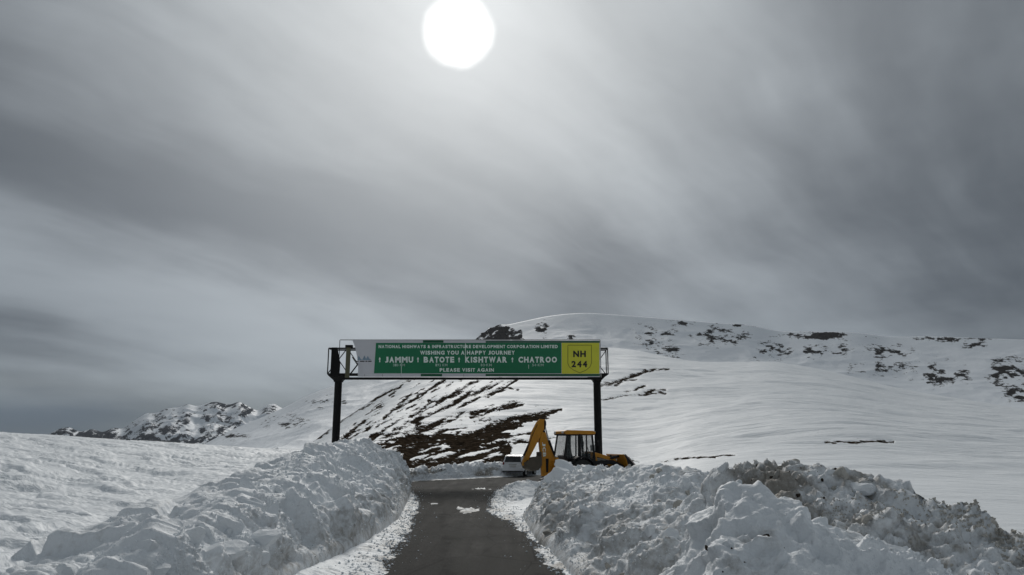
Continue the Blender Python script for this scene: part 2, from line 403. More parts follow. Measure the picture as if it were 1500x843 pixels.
def near_z(x, y):
    d = road_d(x, y)
    e = np.maximum(-d, 0)
    xm = 0.5 * (interp(y, XL) + interp(y, XR))
    left = ss(0.0, 1.0, (xm - x))
    zl = 0.62 + 0.95 * ss(6, 44, y) + 0.075 * np.maximum(0, -x - 13)
    zr = 0.22 + 0.010 * np.maximum(0, np.hypot(x, y) - 10)
    zl = zl * (1 - 0.75 * ss(41, 45, y) * ss(-11, -7, x))
    zf = left * zl + (1 - left) * zr
    w = left * ss(1.2, 3.2, e) + (1 - left) * ss(0.8, 4.5, e)
    n1 = fbm(x * 1.9, y * 1.1, None, 5, 4); n2 = fbm(x * 7, y * 5, None, 9, 3)
    z = -0.055 + 0.085 * ss(-0.10, 0.30, -d + 0.20 * n1 + 0.10 * n2) + (0.030 * n1 + 0.028 * n2) * ss(0, 0.4, e + 0.15 * n1)
    z = z + zf * w
    # snow left lying on the asphalt
    for (px, py, sx, sy) in ((688, 748, 0.42, 1.5), (634, 738.5, 0.32, 0.45), (706, 716.5, 0.85, 0.7), (672, 745, 0.12, 0.5)):
        c = gp(px, py)
        q = ((x - c.x) / sx) ** 2 + ((y - c.y) / sy) ** 2
        z = z + 0.105 * np.exp(-q * 1.1) * (0.8 + 0.9 * n2 + 0.5 * n1)
    # wind-carved snow
    k = math.radians(-36); a_, b_ = x * math.cos(k) + y * math.sin(k), -x * math.sin(k) + y * math.cos(k)
    wx = fbm(x / 3.0, y / 3.0, None, 19, 2) * 0.9
    wn = fbm(a_ / 3.4, b_ / 0.62 + wx, None, 21, 4, 0.5); wb = fbm(a_ / 8.0, b_ / 1.9 + wx, None, 23, 4, 0.5)
    patch = ss(-0.25, 0.3, fbm(x / 5, y / 7, None, 27, 3))
    amp = ss(2.0, 5.0, e)
    z = z + amp * (0.075 * ss(-0.05, 0.16, wn) * (0.3 + 0.7 * patch) + 0.035 * wn + 0.07 * ss(0.0, 0.13, wb) + 0.06 * wb)
    return z
# skyline of the near hill, photo pixels
PROF1 = [(-900, 830), (-300, 815), (0, 790), (200, 745), (330, 705), (400, 684), (430, 669), (460, 647), (495, 620), (530, 596), (560, 575), (590, 556), (640, 533), (700, 516), (760, 508), (830, 505), (890, 509), (930, 513), (965, 520), (1000, 527), (1030, 530), (1080, 530.5), (1130, 530), (1180, 537), (1220, 545), (1250, 552), (1300, 565), (1350, 575), (1400, 583), (1500, 599), (1700, 622), (2100, 640), (2800, 650)]
def prof_T(prof):
    P_ = []; T_ = []
    for a, b in prof:
        r = ray(a, b); P_.append(math.atan2(r[0], r[1])); T_.append(r[2] / math.hypot(r[0], r[1]))
    return np.array(P_), np.array(T_)
def smooth_interp(x, xp, fp):
    # monotone-ish cubic (Catmull-Rom) through the points
    i = np.clip(np.searchsorted(xp, x) - 1, 0, len(xp) - 2)
    h = xp[i + 1] - xp[i]; t = np.clip((x - xp[i]) / h, 0, 1)
    m = np.gradient(fp, xp)
    return (2*t**3-3*t**2+1)*fp[i] + (t**3-2*t**2+t)*h*m[i] + (-2*t**3+3*t**2)*fp[i+1] + (t**3-t**2)*h*m[i+1]
phi_px = lambda px: math.atan2(px - CX, F / CP)
P1, T1 = prof_T(PROF1)
BB = [(phi_px(a), b) for a, b in ((-900, 58), (300, 58), (480, 64), (600, 66), (800, 68), (900, 66), (960, 56), (1050, 40), (1200, 24), (1400, 18), (1700, 16), (2800, 16))]
RRD = [(phi_px(a), b) for a, b in ((-900, 320), (430, 280), (600, 300), (900, 390), (1030, 340), (1150, 360), (1500, 300), (2800, 300))]
def sm_interp(ph, pts):
    q = np.linspace(P1[0], P1[-1], 1500)
    v = np.convolve(np.pad(interp(q, pts), 60, mode='edge'), np.hanning(121) / np.hanning(121).sum(), 'valid')
    return np.interp(ph, q, v)
def hill_z(ph, r):
    T = smooth_interp(np.clip(ph, P1[0], P1[-1]), P1, T1)
    B = sm_interp(ph, BB); R = sm_interp(ph, RRD)
    phq = np.linspace(P1[0], P1[-1], 1500)
    Bq = sm_interp(phq, BB); zq = field_z(Bq * np.sin(phq), Bq * np.cos(phq))
    zq = np.convolve(np.pad(zq, 30, mode='edge'), np.hanning(61) / np.hanning(61).sum(), 'valid')
    z0s = np.interp(ph, phq, zq)
    zR = H + T * R
    u = np.clip((r - B) / (R - B), 0, 1)
    p = 1.05 + 0.35 * ss(-0.32, -0.1, ph) 
    z = z0s + (zR - z0s) * u ** p
    x, y = r * np.sin(ph), r * np.cos(ph)
    rel = 1.3 * fbm(x / 45, y / 30, None, 41, 4) + 0.35 * fbm(x / 9, y / 4, None, 43, 4)
    rib = 0.10 * fbm(x / 14, y / 1.7, None, 47, 3) + 0.28 * fbm(x / 60, y / 7.0, None, 49, 3)
    z = z + rel * ss(0, 0.15, u) * ss(1.0, 0.9, u) + rib * ss(0.0, 0.12, u) * ss(1.02, 0.97, u)
    z = np.where(r > R, zR - 0.22 * (r - R) - 0.0001 * (r - R) ** 2, z)
    return np.maximum(z, -70.0), B
def land_z(ph, r):
    x, y = r * np.sin(ph), r * np.cos(ph)
    zn = near_z(x, y)
    zh, B = hill_z(ph, r)
    w = ss(-9, 3, r - B)
    w = np.where(r > B + 3, 1.0, w)
    return zn * (1 - w) + zh * w

def seg_field(px, py, pts, w0, w1):
    """soft 0..1 field around a polyline given in photo pixels"""
    best = np.zeros_like(px)
    n = len(pts) - 1
    for k in range(n):
        (ax, ay), (bx, by) = pts[k], pts[k + 1]
        dx, dy = bx - ax, by - ay; L = dx * dx + dy * dy
        t = np.clip(((px - ax) * dx + (py - ay) * dy) / L, 0, 1)
        d = np.hypot(px - ax - t * dx, py - ay - t * dy)
        w = w0 + (w1 - w0) * (k + t) / n
        best = np.maximum(best, 1 / (1 + (d / np.maximum(w, 0.3)) ** 2.4))
    return best
def in_poly(px, py, poly):
    c = np.zeros(px.shape, bool); n = len(poly)
    for i in range(n):
        (x1, y1), (x2, y2) = poly[i], poly[(i + 1) % n]
        hit = ((y1 > py) != (y2 > py)) & (px < (x2 - x1) * (py - y1) / (y2 - y1 + 1e-9) + x1)
        c ^= hit
    return c
EARTH = [(546, 652), (575, 641), (600, 634), (640, 636), (676, 637), (700, 631), (740, 617), (775, 610), (822, 600), (800, 610), (770, 620), (748, 630), (742, 645), (752, 655), (745, 668), (760, 675), (735, 690), (580, 705), (560, 690), (556, 670)]
STREAKS = [([(546, 650), (596, 622), (636, 604), (676, 584), (705, 571), (735, 557)], 3.4, 2.6),
           ([(592, 636), (646, 619), (680, 606), (720, 600), (754, 591)], 5.5, 2.4),
           ([(630, 636), (660, 630), (682, 625)], 3.6, 1.6),
           ([(670, 640), (710, 629), (740, 617), (775, 608), (822, 600)], 6.0, 2.0),
           ([(455, 650), (495, 619), (520, 603), (560, 580), (600, 557)], 1.5, 1.8),
           ([(490, 650), (510, 636), (522, 625), (534, 615)], 1.8, 2.2),
           ([(545, 646), (572, 622), (592, 611)], 2.4, 2.6),
           ([(560, 612), (590, 592), (625, 572), (650, 556)], 1.6, 2.0),
           ([(590, 613), (612, 600), (624, 596)], 2.2, 1.6),
           ([(640, 590), (670, 572), (700, 556)], 1.6, 1.8),
           ([(688, 590), (712, 578), (745, 568), (758, 570)], 2.2, 1.2),
           ([(690, 612), (730, 600), (765, 591)], 1.8, 2.2),
           ([(700, 655), (750, 648), (800, 642), (815, 640)], 3.0, 1.2),
           ([(740, 640), (765, 634), (790, 630)], 2.6, 1.2),
           ([(730, 625), (770, 616), (800, 612)], 2.2, 1.2),
           ([(876, 566), (900, 559), (926, 550), (952, 543), (982, 540)], 3.0, 1.5),
           ([(900, 563), (915, 558), (932, 556)], 2.0, 1.2),
           ([(875, 585), (900, 582), (925, 577), (950, 576), (974, 576)], 1.4, 1.5),
           ([(918, 572), (945, 566)], 1.8, 1.5), ([(940, 573), (975, 570)], 1.6, 1.0),
           ([(968, 675.5), (1000, 672), (1047, 669.5)], 1.4, 1.7), ([(1050, 668), (1075, 665)], 1.2, 0.7),
           ([(1208, 648.2), (1250, 647.3), (1306, 645)], 2.0, 1.2), ([(972, 692), (988, 692)], 1.6, 1.2),
           ([(920, 676), (926, 673.5), (934, 676)], 1.5, 1.2)]
def hill_rock(X, Y, Z, r):
    px, py = proj(X, Y, Z)
    k = (px > 430) & (px < 1330) & (Y > 14) & (py < 720) & (py > 530)
    rock = np.zeros_like(X)
    a, b = px[k], py[k]
    v = np.zeros_like(a)
    # warp so that outlines are ragged
    wa = a + 5 * fbm(a / 26, b / 11, None, 61, 4); wb = b + 3.2 * fbm(a / 20, b / 8, None, 63, 4)
    for pts, w0, w1 in STREAKS: v = np.maximum(v, seg_field(wa, wb, pts, w0, w1))
    along = (a * 0.86 - b * 0.5); across = (a * 0.5 + b * 0.86)
    st = fbm(along / 22, across / 3.2, None, 71, 4, 0.6)
    v = v * (0.80 + 0.85 * st)
    # snow tongues lying in the earth
    e = in_poly(wa, wb, EARTH).astype(float)
    al2 = a * 0.97 - b * 0.24; ac2 = a * 0.24 + b * 0.97
    tong = fbm(al2 / 36, ac2 / 4.5, None, 77, 3, 0.55)
    v = np.maximum(v, e * (1.02 - 0.9 * ss(0.08, 0.36, tong) - 0.25 * ss(0.15, 0.5, fbm(al2 / 12, ac2 / 2.4, None, 79, 3))))
    # scattered outcrops on the upper left of the slope
    zone = in_poly(a, b, [(470, 660), (600, 553), (770, 553), (735, 575), (640, 610), (590, 640), (540, 655)]).astype(float)
    v = np.maximum(v, zone * ss(0.02, 0.45, st) * 0.92)
    zone2 = in_poly(a, b, [(640, 640), (680, 600), (760, 585), (820, 600), (840, 640), (780, 660)]).astype(float)
    st2 = fbm(al2 / 30, ac2 / 3.0, None, 81, 4, 0.6)
    v = np.maximum(v, zone2 * ss(0.22, 0.6, st2) * 0.8)
    rock[k] = v
    return rock

def build_land():
    fov = math.radians(38.5)
    fine = np.arange(-fov, fov + 1e-6, math.radians(0.085))
    coarse = np.arange(fov + math.radians(1.5), 2 * math.pi - fov - math.radians(1), math.radians(3.0))
    ph = np.concatenate([fine, coarse, [2 * math.pi - fov]])
    r1 = [0.4, 1.5, 3.0, 4.5]
    r = 5.5
    while r < 64: r1.append(r); r *= 1.0085
    r1 = np.array(r1 + [64.0])
    r2 = [64.0]
    while r2[-1] < 440: r2.append(r2[-1] * 1.0062)
    r2 += [520, 700, 1000, 1600, 2600, 4500, 7000]
    r2 = np.array(r2)
    for name, rr, mat, step in (('ground', r1, M['ground'], 1), ('hillside', r2, M['hill'], 1)):
        PH, RA = np.meshgrid(ph, rr, indexing='ij')
        PHw = np.where(PH > math.pi, PH - 2 * math.pi, PH)
        PHh = np.clip(PHw, P1[0], P1[-1])
        x, y = RA * np.sin(PHw), RA * np.cos(PHw)
        zn = near_z(x, y)
        zh, B = hill_z(PHh, RA)
        w = ss(-9, 3, RA - B)
        Z = zn * (1 - w) + zh * w
        rock = hill_rock(x, y, Z, RA)
        d = road_d(x, y)
        dirt = np.where(name == 'ground', (0.50 * ss(-1.6, -0.1, d) + 0.35 * ss(-2.2, -0.2, d) * fbm(x * 2.2, y * 1.2, None, 3, 3)) * (RA < 64), 0.0) * np.ones_like(x)
        Z = Z - 0.25 * np.clip(rock, 0, 1) * np.clip(RA / 120, 0.1, 1)
        me = grid_mesh(name, x[::-1], y[::-1], Z[::-1], {'rock': rock[::-1], 'dirt': dirt[::-1]})
        tag(link(name, me, mat), kind='structure')
build_land()

def build_road():
    ys = np.concatenate([np.arange(-40, 6, 2.0), np.arange(6, 62.1, 0.5)])
    bm = bmesh.new()
    # main lane and bend laid as one sheet a little wider than the bare asphalt; ragged snow overlaps it
    rows = []
    for y in ys:
        xl, xr = float(interp(y, XL)), float(interp(y, XR))
        if y > 40:
            xl = min(xl, -6.4)
            xr = max(xr, float(np.interp(y, [40, 44, 48, 52], [0.5, 3.5, 8, 10])))
        row = []
        for k in range(9):
            x = xl - 0.7 + (xr - xl + 1.4) * k / 8
            row.append(bm.verts.new((x, y, 0.0)))
        rows.append(row)
    for a, b in zip(rows, rows[1:]):
        for k in range(8): bm.faces.new((a[k], a[k + 1], b[k + 1], b[k]))
    me = bpy.data.meshes.new('road'); bm.to_mesh(me); bm.free()
    tag(link('road', me, M['asphalt']), kind='structure')
build_road()

def build_mountain(name, prof, base_r, ridge_r, mat, rockfun, relief, seed, rings, dphi, T0=-0.03, amp=0.8, fr=1.0):
    Pm, Tm = prof_T(prof)
    ph = np.arange(Pm[0], Pm[-1], math.radians(dphi))
    t = np.concatenate([np.linspace(0, 1, rings), 1 + np.linspace(0.02, 0.6, 12)])
    PH, TT = np.meshgrid(ph, t, indexing='ij')
    T1_ = smooth_interp(PH, Pm, Tm)
    RA = base_r + (ridge_r - base_r) * TT
    e = np.where(TT < 1, TT ** 1.05, 1 - 0.9 * (TT - 1) - 1.2 * (TT - 1) ** 2)
    x, y = RA * np.sin(PH), RA * np.cos(PH)
    s = relief
    rl = ridged(x / (s * 22 * fr), y / (s * 26 * fr), seed, 5) - 0.45 + 0.6 * fbm(x / (s * 30), y / (s * 22), None, seed + 5, 3)
    Z = H + RA * (T0 + (T1_ - T0) * e)
    crest = ss(1.0, 0.86, TT) * ss(0, 0.2, TT)
    Z = Z + s * amp * rl * (crest + 0.10)
    px, py = proj(x, y, Z)
    rock = rockfun(x, y, Z, px, py, TT, rl)
    me = grid_mesh(name, x[::-1], y[::-1], Z[::-1], {'rock': rock[::-1]})
    return tag(link(name, me, mat), kind='structure')
def gsum(px, py, items):
    v = np.zeros_like(px)
    for (cx, cy, sx, sy, a) in items: v = np.maximum(v, a * np.exp(-((px - cx) / sx) ** 2 - ((py - cy) / sy) ** 2))
    return v
def rock_main(x, y, Z, px, py, TT, rl):
    crag = in_poly(px + 6 * fbm(px / 6, py / 5, None, 3, 4), py + 5 * fbm(px / 6, py / 5, None, 5, 4), [(694, 505), (706, 486), (720, 478), (742, 477), (764, 486), (770, 500), (770, 560), (690, 560)])
    w = gsum(px, py, [(1208, 492, 75, 7, 1.0), (1400, 497, 60, 5, 0.85), (1080, 477, 34, 4, 0.75), (1010, 474, 50, 6, 0.7), (960, 492, 40, 22, 0.62), (1055, 492, 60, 18, 0.6), (1130, 512, 40, 16, 0.66),
                      (1205, 515, 50, 13, 0.75), (1300, 515, 50, 14, 0.62), (1420, 505, 26, 8, 0.75), (1480, 545, 36, 26, 0.92), (1380, 550, 60, 22, 0.66), (1300, 540, 70, 14, 0.58), (1495, 580, 30, 14, 0.9),
                      (795, 482, 12, 14, 0.75), (838, 494, 8, 4, 0.9), (985, 515, 40, 12, 0.55), (1120, 526, 40, 8, 0.5), (420, 618, 40, 16, 0.52), (480, 590, 40, 14, 0.5), (340, 640, 30, 10, 0.5)])
    n = fbm(px / 13, py / 5.5, None, 91, 4, 0.6)
    v = np.clip(w * 0.74 + w * n * 1.5, 0, 1)
    return np.maximum(v, crag * (0.78 + 0.9 * fbm((px + py) / 6, (py - px * 0.5) / 9, None, 95, 4)))
PROF3 = [(180, 700), (280, 661), (310, 645), (340, 630), (375, 615), (410, 600), (455, 578), (500, 562), (560, 545), (620, 528), (670, 511), (692, 501), (699, 495), (705, 488), (710, 487), (716, 481), (722, 480), (728, 477), (742, 476), (765, 471.5), (800, 464), (850, 459), (900, 461), (960, 466), (1010, 470), (1060, 474), (1100, 477), (1140, 485), (1200, 486), (1260, 488), (1300, 493), (1360, 493), (1440, 496), (1500, 498), (1600, 505), (1800, 530), (2200, 590), (2600, 640)]
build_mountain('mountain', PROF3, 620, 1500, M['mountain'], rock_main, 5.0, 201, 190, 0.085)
def rock_far(x, y, Z, px, py, TT, rl):
    n = fbm(px / 14 + py / 30, py / 9, None, 131, 5, 0.62)
    n2 = fbm((px + py * 1.3) / 7, (py - px * 0.4) / 16, None, 133, 4, 0.6)
    w = 0.40 + 0.25 * rl + 0.16 * ss(0.0, 1.0, (py - 600) / 50) - 0.3 * ss(330, 400, px) * ss(600, 620, py)
    return np.clip(w + 0.6 * n + 0.45 * n2, 0, 1)
PROFD = [(-200, 668), (-60, 662), (40, 650), (72, 636), (82, 630), (100, 626), (118, 632), (135, 629), (150, 633), (168, 627), (180, 628), (196, 617), (215, 606), (228, 605), (245, 598), (262, 596), (275, 592), (290, 594), (305, 590), (318, 589), (335, 593), (352, 590), (366, 597), (378, 601), (390, 594), (402, 592), (412, 597), (440, 612), (500, 640), (600, 665)]
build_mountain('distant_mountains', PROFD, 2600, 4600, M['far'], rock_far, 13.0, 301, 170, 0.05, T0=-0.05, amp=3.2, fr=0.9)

# ------------------------------------------------------------------ ploughed snow banks
def make_chunks(n, seed, cuts=12, amp=0.05, jag=0.0):
    out = []
    rs = np.random.default_rng(seed)
    for k in range(n):
        bm = bmesh.new(); bmesh.ops.create_icosphere(bm, subdivisions=3, radius=1.0)
        co = np.array([v.co for v in bm.verts])
        for c in range(cuts):
            nrm = rs.normal(size=3); nrm /= np.linalg.norm(nrm); lim = rs.uniform(0.34, 0.75)
            dd = co @ nrm; over = np.maximum(dd - lim, 0); co = co - over[:, None] * nrm * 0.95
        sd_ = int(rs.integers(1000))
        nz = fbm(co[:, 0] * 1.6 + 5, co[:, 1] * 1.6 + 5, co[:, 2] * 1.6 + 5, sd_, 2) * 0.16 + fbm(co[:, 0] * 5 + 9, co[:, 1] * 5, co[:, 2] * 5 + 3, sd_ + 7, 3) * amp * 1.6
        co *= 1 + nz[:, None]
        for v, c in zip(bm.verts, co): v.co = c
        me = bpy.data.meshes.new('snow_block'); bm.to_mesh(me); bm.free()
        me.polygons.foreach_set('use_smooth', np.zeros(len(me.polygons), bool))
        out.append(me)
    return out
CHUNK = make_chunks(9, 3)
for m_ in CHUNK: m_.materials.append(M['block'])
DCHUNK = make_chunks(5, 5, amp=0.09)
for m_ in DCHUNK: m_.materials.append(M['dirty_block'])
CLOD = make_chunks(4, 9, amp=0.14)
for m_ in CLOD: m_.materials.append(M['clod'])
def piece(name, me, loc, size, parent, flat=1.0, rs=random):
    o = bpy.data.objects.new(name, me); COL.objects.link(o); o.parent = parent
    o.location = loc
    o.scale = (size * rs.uniform(0.75, 1.3), size * rs.uniform(0.7, 1.15), size * rs.uniform(0.6, 0.95) * flat)
    o.rotation_euler = (rs.uniform(-0.5, 0.5), rs.uniform(-0.5, 0.5), rs.uniform(0, 6.28))
    return o

def polyline(pts, s):
    p = np.array([tuple(q) for q in pts], float)
    L = np.concatenate([[0], np.cumsum(np.linalg.norm(np.diff(p, axis=0), axis=1))]); L /= L[-1]
    return np.stack([np.interp(s, L, p[:, k]) for k in range(p.shape[1])], -1)
def grid_normals(P):
    du = np.gradient(P, axis=0); dv = np.gradient(P, axis=1)
    n = np.cross(du, dv); n /= np.linalg.norm(n, axis=-1, keepdims=True) + 1e-9
    return np.where(n[..., 2:3] < 0, -n, n)
def smooth1(a, k):
    if k < 2: return a
    w = np.hanning(k + 2)[1:-1]; w /= w.sum()
    pad = np.pad(a, ((k, k), (0, 0)), mode='edge')
    return np.stack([np.convolve(pad[:, j], w, 'same')[k:-k] for j in range(a.shape[1])], -1)
def bank(name, label, foot, crest, back, nu, nv, ends=(0.06, 0.06), block=(0.5, 0.10), small=(0.17, 0.035), rough=(0.16, 0.035),
         striate=0.0, dirtfun=None, steep=0.55, seed=1, sstep=None, mat='bank', crev=0.05):
    """swept heap: foot line on the road side, crest line, back line; (x, y[, z]) world points"""
    s = np.linspace(0, 1, nu) if sstep is None else sstep
    f3 = lambda L: np.array([tuple(p) + (0.0,) * (3 - len(tuple(p))) for p in L], float)
    Fp, Cp, Bp = (smooth1(polyline(f3(q), s), max(3, nu // 40)) for q in (foot, crest, back))
    prof = ss(0, ends[0], s) ** 0.7 * ss(1, 1 - ends[1], s) ** 0.7
    vfront = np.linspace(0, 1, int(nv * 0.62)); vback = np.linspace(0, 1, nv - len(vfront) + 1)[1:]
    rows = []
    for v in vfront:
        hz = v ** steep if steep < 1 else v
        hh = np.sin(np.clip(v, 0, 1) * math.pi / 2) ** (0.9) if steep == 0 else hz
        q = Fp + (Cp - Fp) * v
        q[:, 2] = Fp[:, 2] + (Cp[:, 2] - Fp[:, 2]) * hh * prof - 0.06 * (v == 0)
        rows.append(q)
    for v in vback:
        q = Cp + (Bp - Cp) * v
        top = Fp[:, 2] + (Cp[:, 2] - Fp[:, 2]) * prof
        q[:, 2] = top + (Bp[:, 2] - top) * (1 - (1 - v) ** 1.6 if False else ss(0, 1, v) * 0.5 + v * 0.5)
        rows.append(q)
    P = np.stack(rows, 1)                                # nu, nv, 3
    N = grid_normals(P)
    x, y, z = P[..., 0], P[..., 1], P[..., 2]
    vv = np.concatenate([vfront, 1 + vback])[None, :] * np.ones((len(s), 1))
    fade = ss(0.0, 0.14, vv) * ss(2.0, 1.55, vv) * (0.25 + 0.75 * prof[:, None])
    d = rough[0] * fbm(x / 1.1, y / 1.1, z / 1.1, seed, 5, 0.55) * 1.5
    d = d + rough[1] * 1.3 * (1 - 2 * np.abs(fbm(x / 0.42, y / 0.42, z / 0.42, seed + 41, 4, 0.55)) * 2)
    a, A = block
    f1, f2, val = worley(x / a, y / a, z / a, seed + 3)
    d = d + A * val * ss(0.0, 0.16, f2 - f1) - crev * np.exp(-(f2 - f1) / 0.09)
    msk = ss(-0.35, 0.35, fbm(x / 1.3, y / 1.3, z / 1.3, seed + 9, 3))
    a2, A2 = small
    g1, g2, val2 = worley(x / a2, y / a2, z / a2, seed + 13)
    d = d + (A2 * val2 - A2 * 0.7 * np.exp(-(g2 - g1) / 0.12)) * (0.35 + 0.65 * msk)
    d = d + rough[1] * fbm(x / 0.16, y / 0.16, z / 0.16, seed + 23, 3)
    if striate:
        q1 = y * 0.9 + z * 0.8; q2 = z * 0.8 - y * 0.3
        d = d + striate * (1 - 3 * np.abs(fbm(q1 / 0.75, q2 / 3.0, x / 1.8, seed + 31, 4, 0.5))) * ss(0.1, 0.3, vv) * ss(1.25, 0.95, vv)
    P = P + N * (d * fade)[..., None]
    P[..., 2] -= 0.10 * ss(1.7, 2.0, vv)
    dirt = np.zeros_like(x) if dirtfun is None else dirtfun(P[..., 0], P[..., 1], P[..., 2], vv, d)
    me = grid_mesh(name, P[..., 0], P[..., 1], P[..., 2], {'dirt': np.clip(dirt, 0, 1)})
    nrm = np.zeros(len(me.polygons) * 3, np.float32); me.polygons.foreach_get('normal', nrm)
    if nrm[2::3].mean() < 0: me.flip_normals()
    o = link(name, me, M[mat]); tag(o, label, 'snow bank', 'ploughed snow beside the road')
    return o, P, vv
def scatter_blocks(o, P, vv, n, smin, smax, meshes, vr=(0.05, 1.3), seed=1, name='snow_block', sink=0.25):
    rs = random.Random(seed)
    nu, nv = vv.shape; k = 0
    while k < n:
        i, j = rs.randrange(4, nu - 4), rs.randrange(nv)
        if not vr[0] <= vv[i, j] <= vr[1]: continue
        sz = smin + (smax - smin) * rs.random() ** 2.4
        p = P[i, j]
        piece(name, rs.choice(meshes), (p[0], p[1], p[2] + sz * (0.5 - sink) * 0.5), sz, o, 1.0, rs); k += 1

def lin_s(y0, y1, nu):                                   # sample spacing grows with distance
    t = np.geomspace(max(y0, 1), y1, nu); return (t - t[0]) / (t[-1] - t[0])

# left bank: tall cut face along the lane
footL = [(-3.5, 4.5)] + [gp(a, b)[:2] for a, b in ((440, 843), (500, 813), (535, 796), (556, 782), (586, 760), (598, 735), (603, 720))] + [gp(598, 713)[:2]]
crestL = [(-4.3, 5.0, 0.1), (-4.3, 7.0, 0.3), at(185, 862, 8.0), at(236, 800, 9.4), at(300, 762, 11.4), at(370, 722, 14.3), at(430, 700, 18.6), at(470, 664, 24.5), at(515, 654, 31.0), at(550, 654, 34.5), at(570, 664, 37.0), at(580, 684, 39.5)]

backL = [(-6.2, 4.5, 0.45), (-6.2, 8.5, 0.6), (-6.7, 11, 0.75), (-7.2, 15, 0.95), (-7.9, 20, 1.2), (-8.8, 26, 1.45), (-9.6, 33, 1.6), (-9.8, 38, 1.3), (-9.6, 42, 0.6)]
def dirtL(x, y, z, vv, d): return 0.34 * ss(0.5, 0.0, vv) + 0.16 + 0.16 * ss(25, 36, y) + 0.25 * fbm(x / 0.7, y / 0.7, z / 0.7, 5, 3) * ss(1.3, 0.8, vv)
oL, PL, vL = bank('snow_bank', 'long ploughed snow bank with a steep cut face left of the road', footL, crestL, backL, 780, 160, (0.05, 0.03), (1.15, 0.19), (0.13, 0.012), (0.20, 0.018), 0.10, dirtL, 0.56, 11, lin_s(5, 40, 780), crev=0.02)
scatter_blocks(oL, PL, vL, 60, 0.05, 0.17, CHUNK, (0.1, 1.35), 4)
for (px, py, Y, sz) in ((358, 712, 14.4, 0.30), (452, 690, 20.5, 0.42), (374, 742, 13.2, 0.34), (330, 770, 11.6, 0.32), (300, 765, 11.5, 0.28), (395, 755, 13.4, 0.30), (340, 806, 10.6, 0.26), (245, 778, 9.3, 0.30), (488, 735, 20.0, 0.40), (285, 790, 10.2, 0.25), (385, 790, 11.8, 0.28), (215, 815, 8.6, 0.22), (435, 720, 17.6, 0.3)):
    piece('snow_block', CHUNK[int(px + py) % 9], at(px, py, Y), sz, oL, 0.95)

# right bank: crumbly grey heap in front of the machine
footR = [(1.25, 5.0)] + [gp(a, b)[:2] for a, b in ((836, 843), (808, 812), (782, 790), (764, 758), (778, 738), (792, 722), (798, 714))]
crestR = [(3.1, 5.0, 0.6), (3.5, 11, 1.2), at(985, 702, 17.0), at(955, 692, 20.0), at(925, 692, 22.5), at(900, 693, 25.0), at(862, 690, 28.5), at(836, 690, 31.0), at(812, 702, 35.0), at(806, 707, 38.5)]
backR = [(6.5, 5.0, 0.1), (6.8, 12, 0.15), (7.4, 17, 0.3), (7.6, 21, 0.4), (7.6, 26, 0.4), (7.0, 31, 0.35), (5.6, 35, 0.25), (3.8, 40, 0.1)]
def dirtR(x, y, z, vv, d): return 0.27 + 0.22 * ss(0.8, 0.1, vv) + 0.40 * fbm(x / 0.9, y / 0.9, z / 0.9, 15, 4)
oR, PR, vR = bank('snow_bank', 'crumbly grey snow bank right of the road in front of the yellow digger', footR, crestR, backR, 700, 160, (0.05, 0.05), (0.9, 0.13), (0.11, 0.022), (0.22, 0.032), 0.08, dirtR, 0.60, 37, lin_s(5, 40, 700), crev=0.03)
scatter_blocks(oR, PR, vR, 90, 0.05, 0.17, CHUNK[:5] + DCHUNK, (0.05, 1.35), 8)
for (px, py, Y, sz) in ((828, 687, 30.3, 0.58), (840, 692, 30.0, 0.52), (818, 700, 30.5, 0.55), (847, 700, 29.6, 0.46), (826, 697, 29.8, 0.6), (870, 697, 28.0, 0.5), (905, 690, 24.8, 0.34), (945, 690, 20.5, 0.36), (968, 692, 19.0, 0.30), (985, 706, 16.5, 0.26), (1002, 712, 15.0, 0.22)):
    piece('snow_block', CHUNK[int(px + py) % 9], at(px, py, Y), sz, oR, 1.05)

# low apron of shovelled snow at the corner of the lane
footA = [gp(a, b)[:2] for a, b in ((752, 738), (733, 728), (738, 715), (752, 709.5), (800, 708.5))]
crestA = [at(775, 728, 31.0), at(752, 718, 33.0), at(755, 709, 37.5), at(768, 706, 40.0), at(800, 705, 41.0)]
backA = [(2.0, 30, 0.1), (2.2, 32, 0.1), (2.4, 35, 0.1), (2.6, 37, 0.1), (3.0, 38.5, 0.1)]
oA, PA, vA = bank('snow_bank', 'low apron of shovelled snow at the road corner beside the white car', footA, crestA, backA, 150, 60, (0.08, 0.08), (0.4, 0.05), (0.16, 0.03), (0.08, 0.03), 0.0, lambda x, y, z, vv, d: 0.16 + 0.2 * ss(0.6, 0, vv) + 0 * x, 0.8, 53)
scatter_blocks(oA, PA, vA, 26, 0.05, 0.16, CHUNK, (0.05, 1.2), 18)

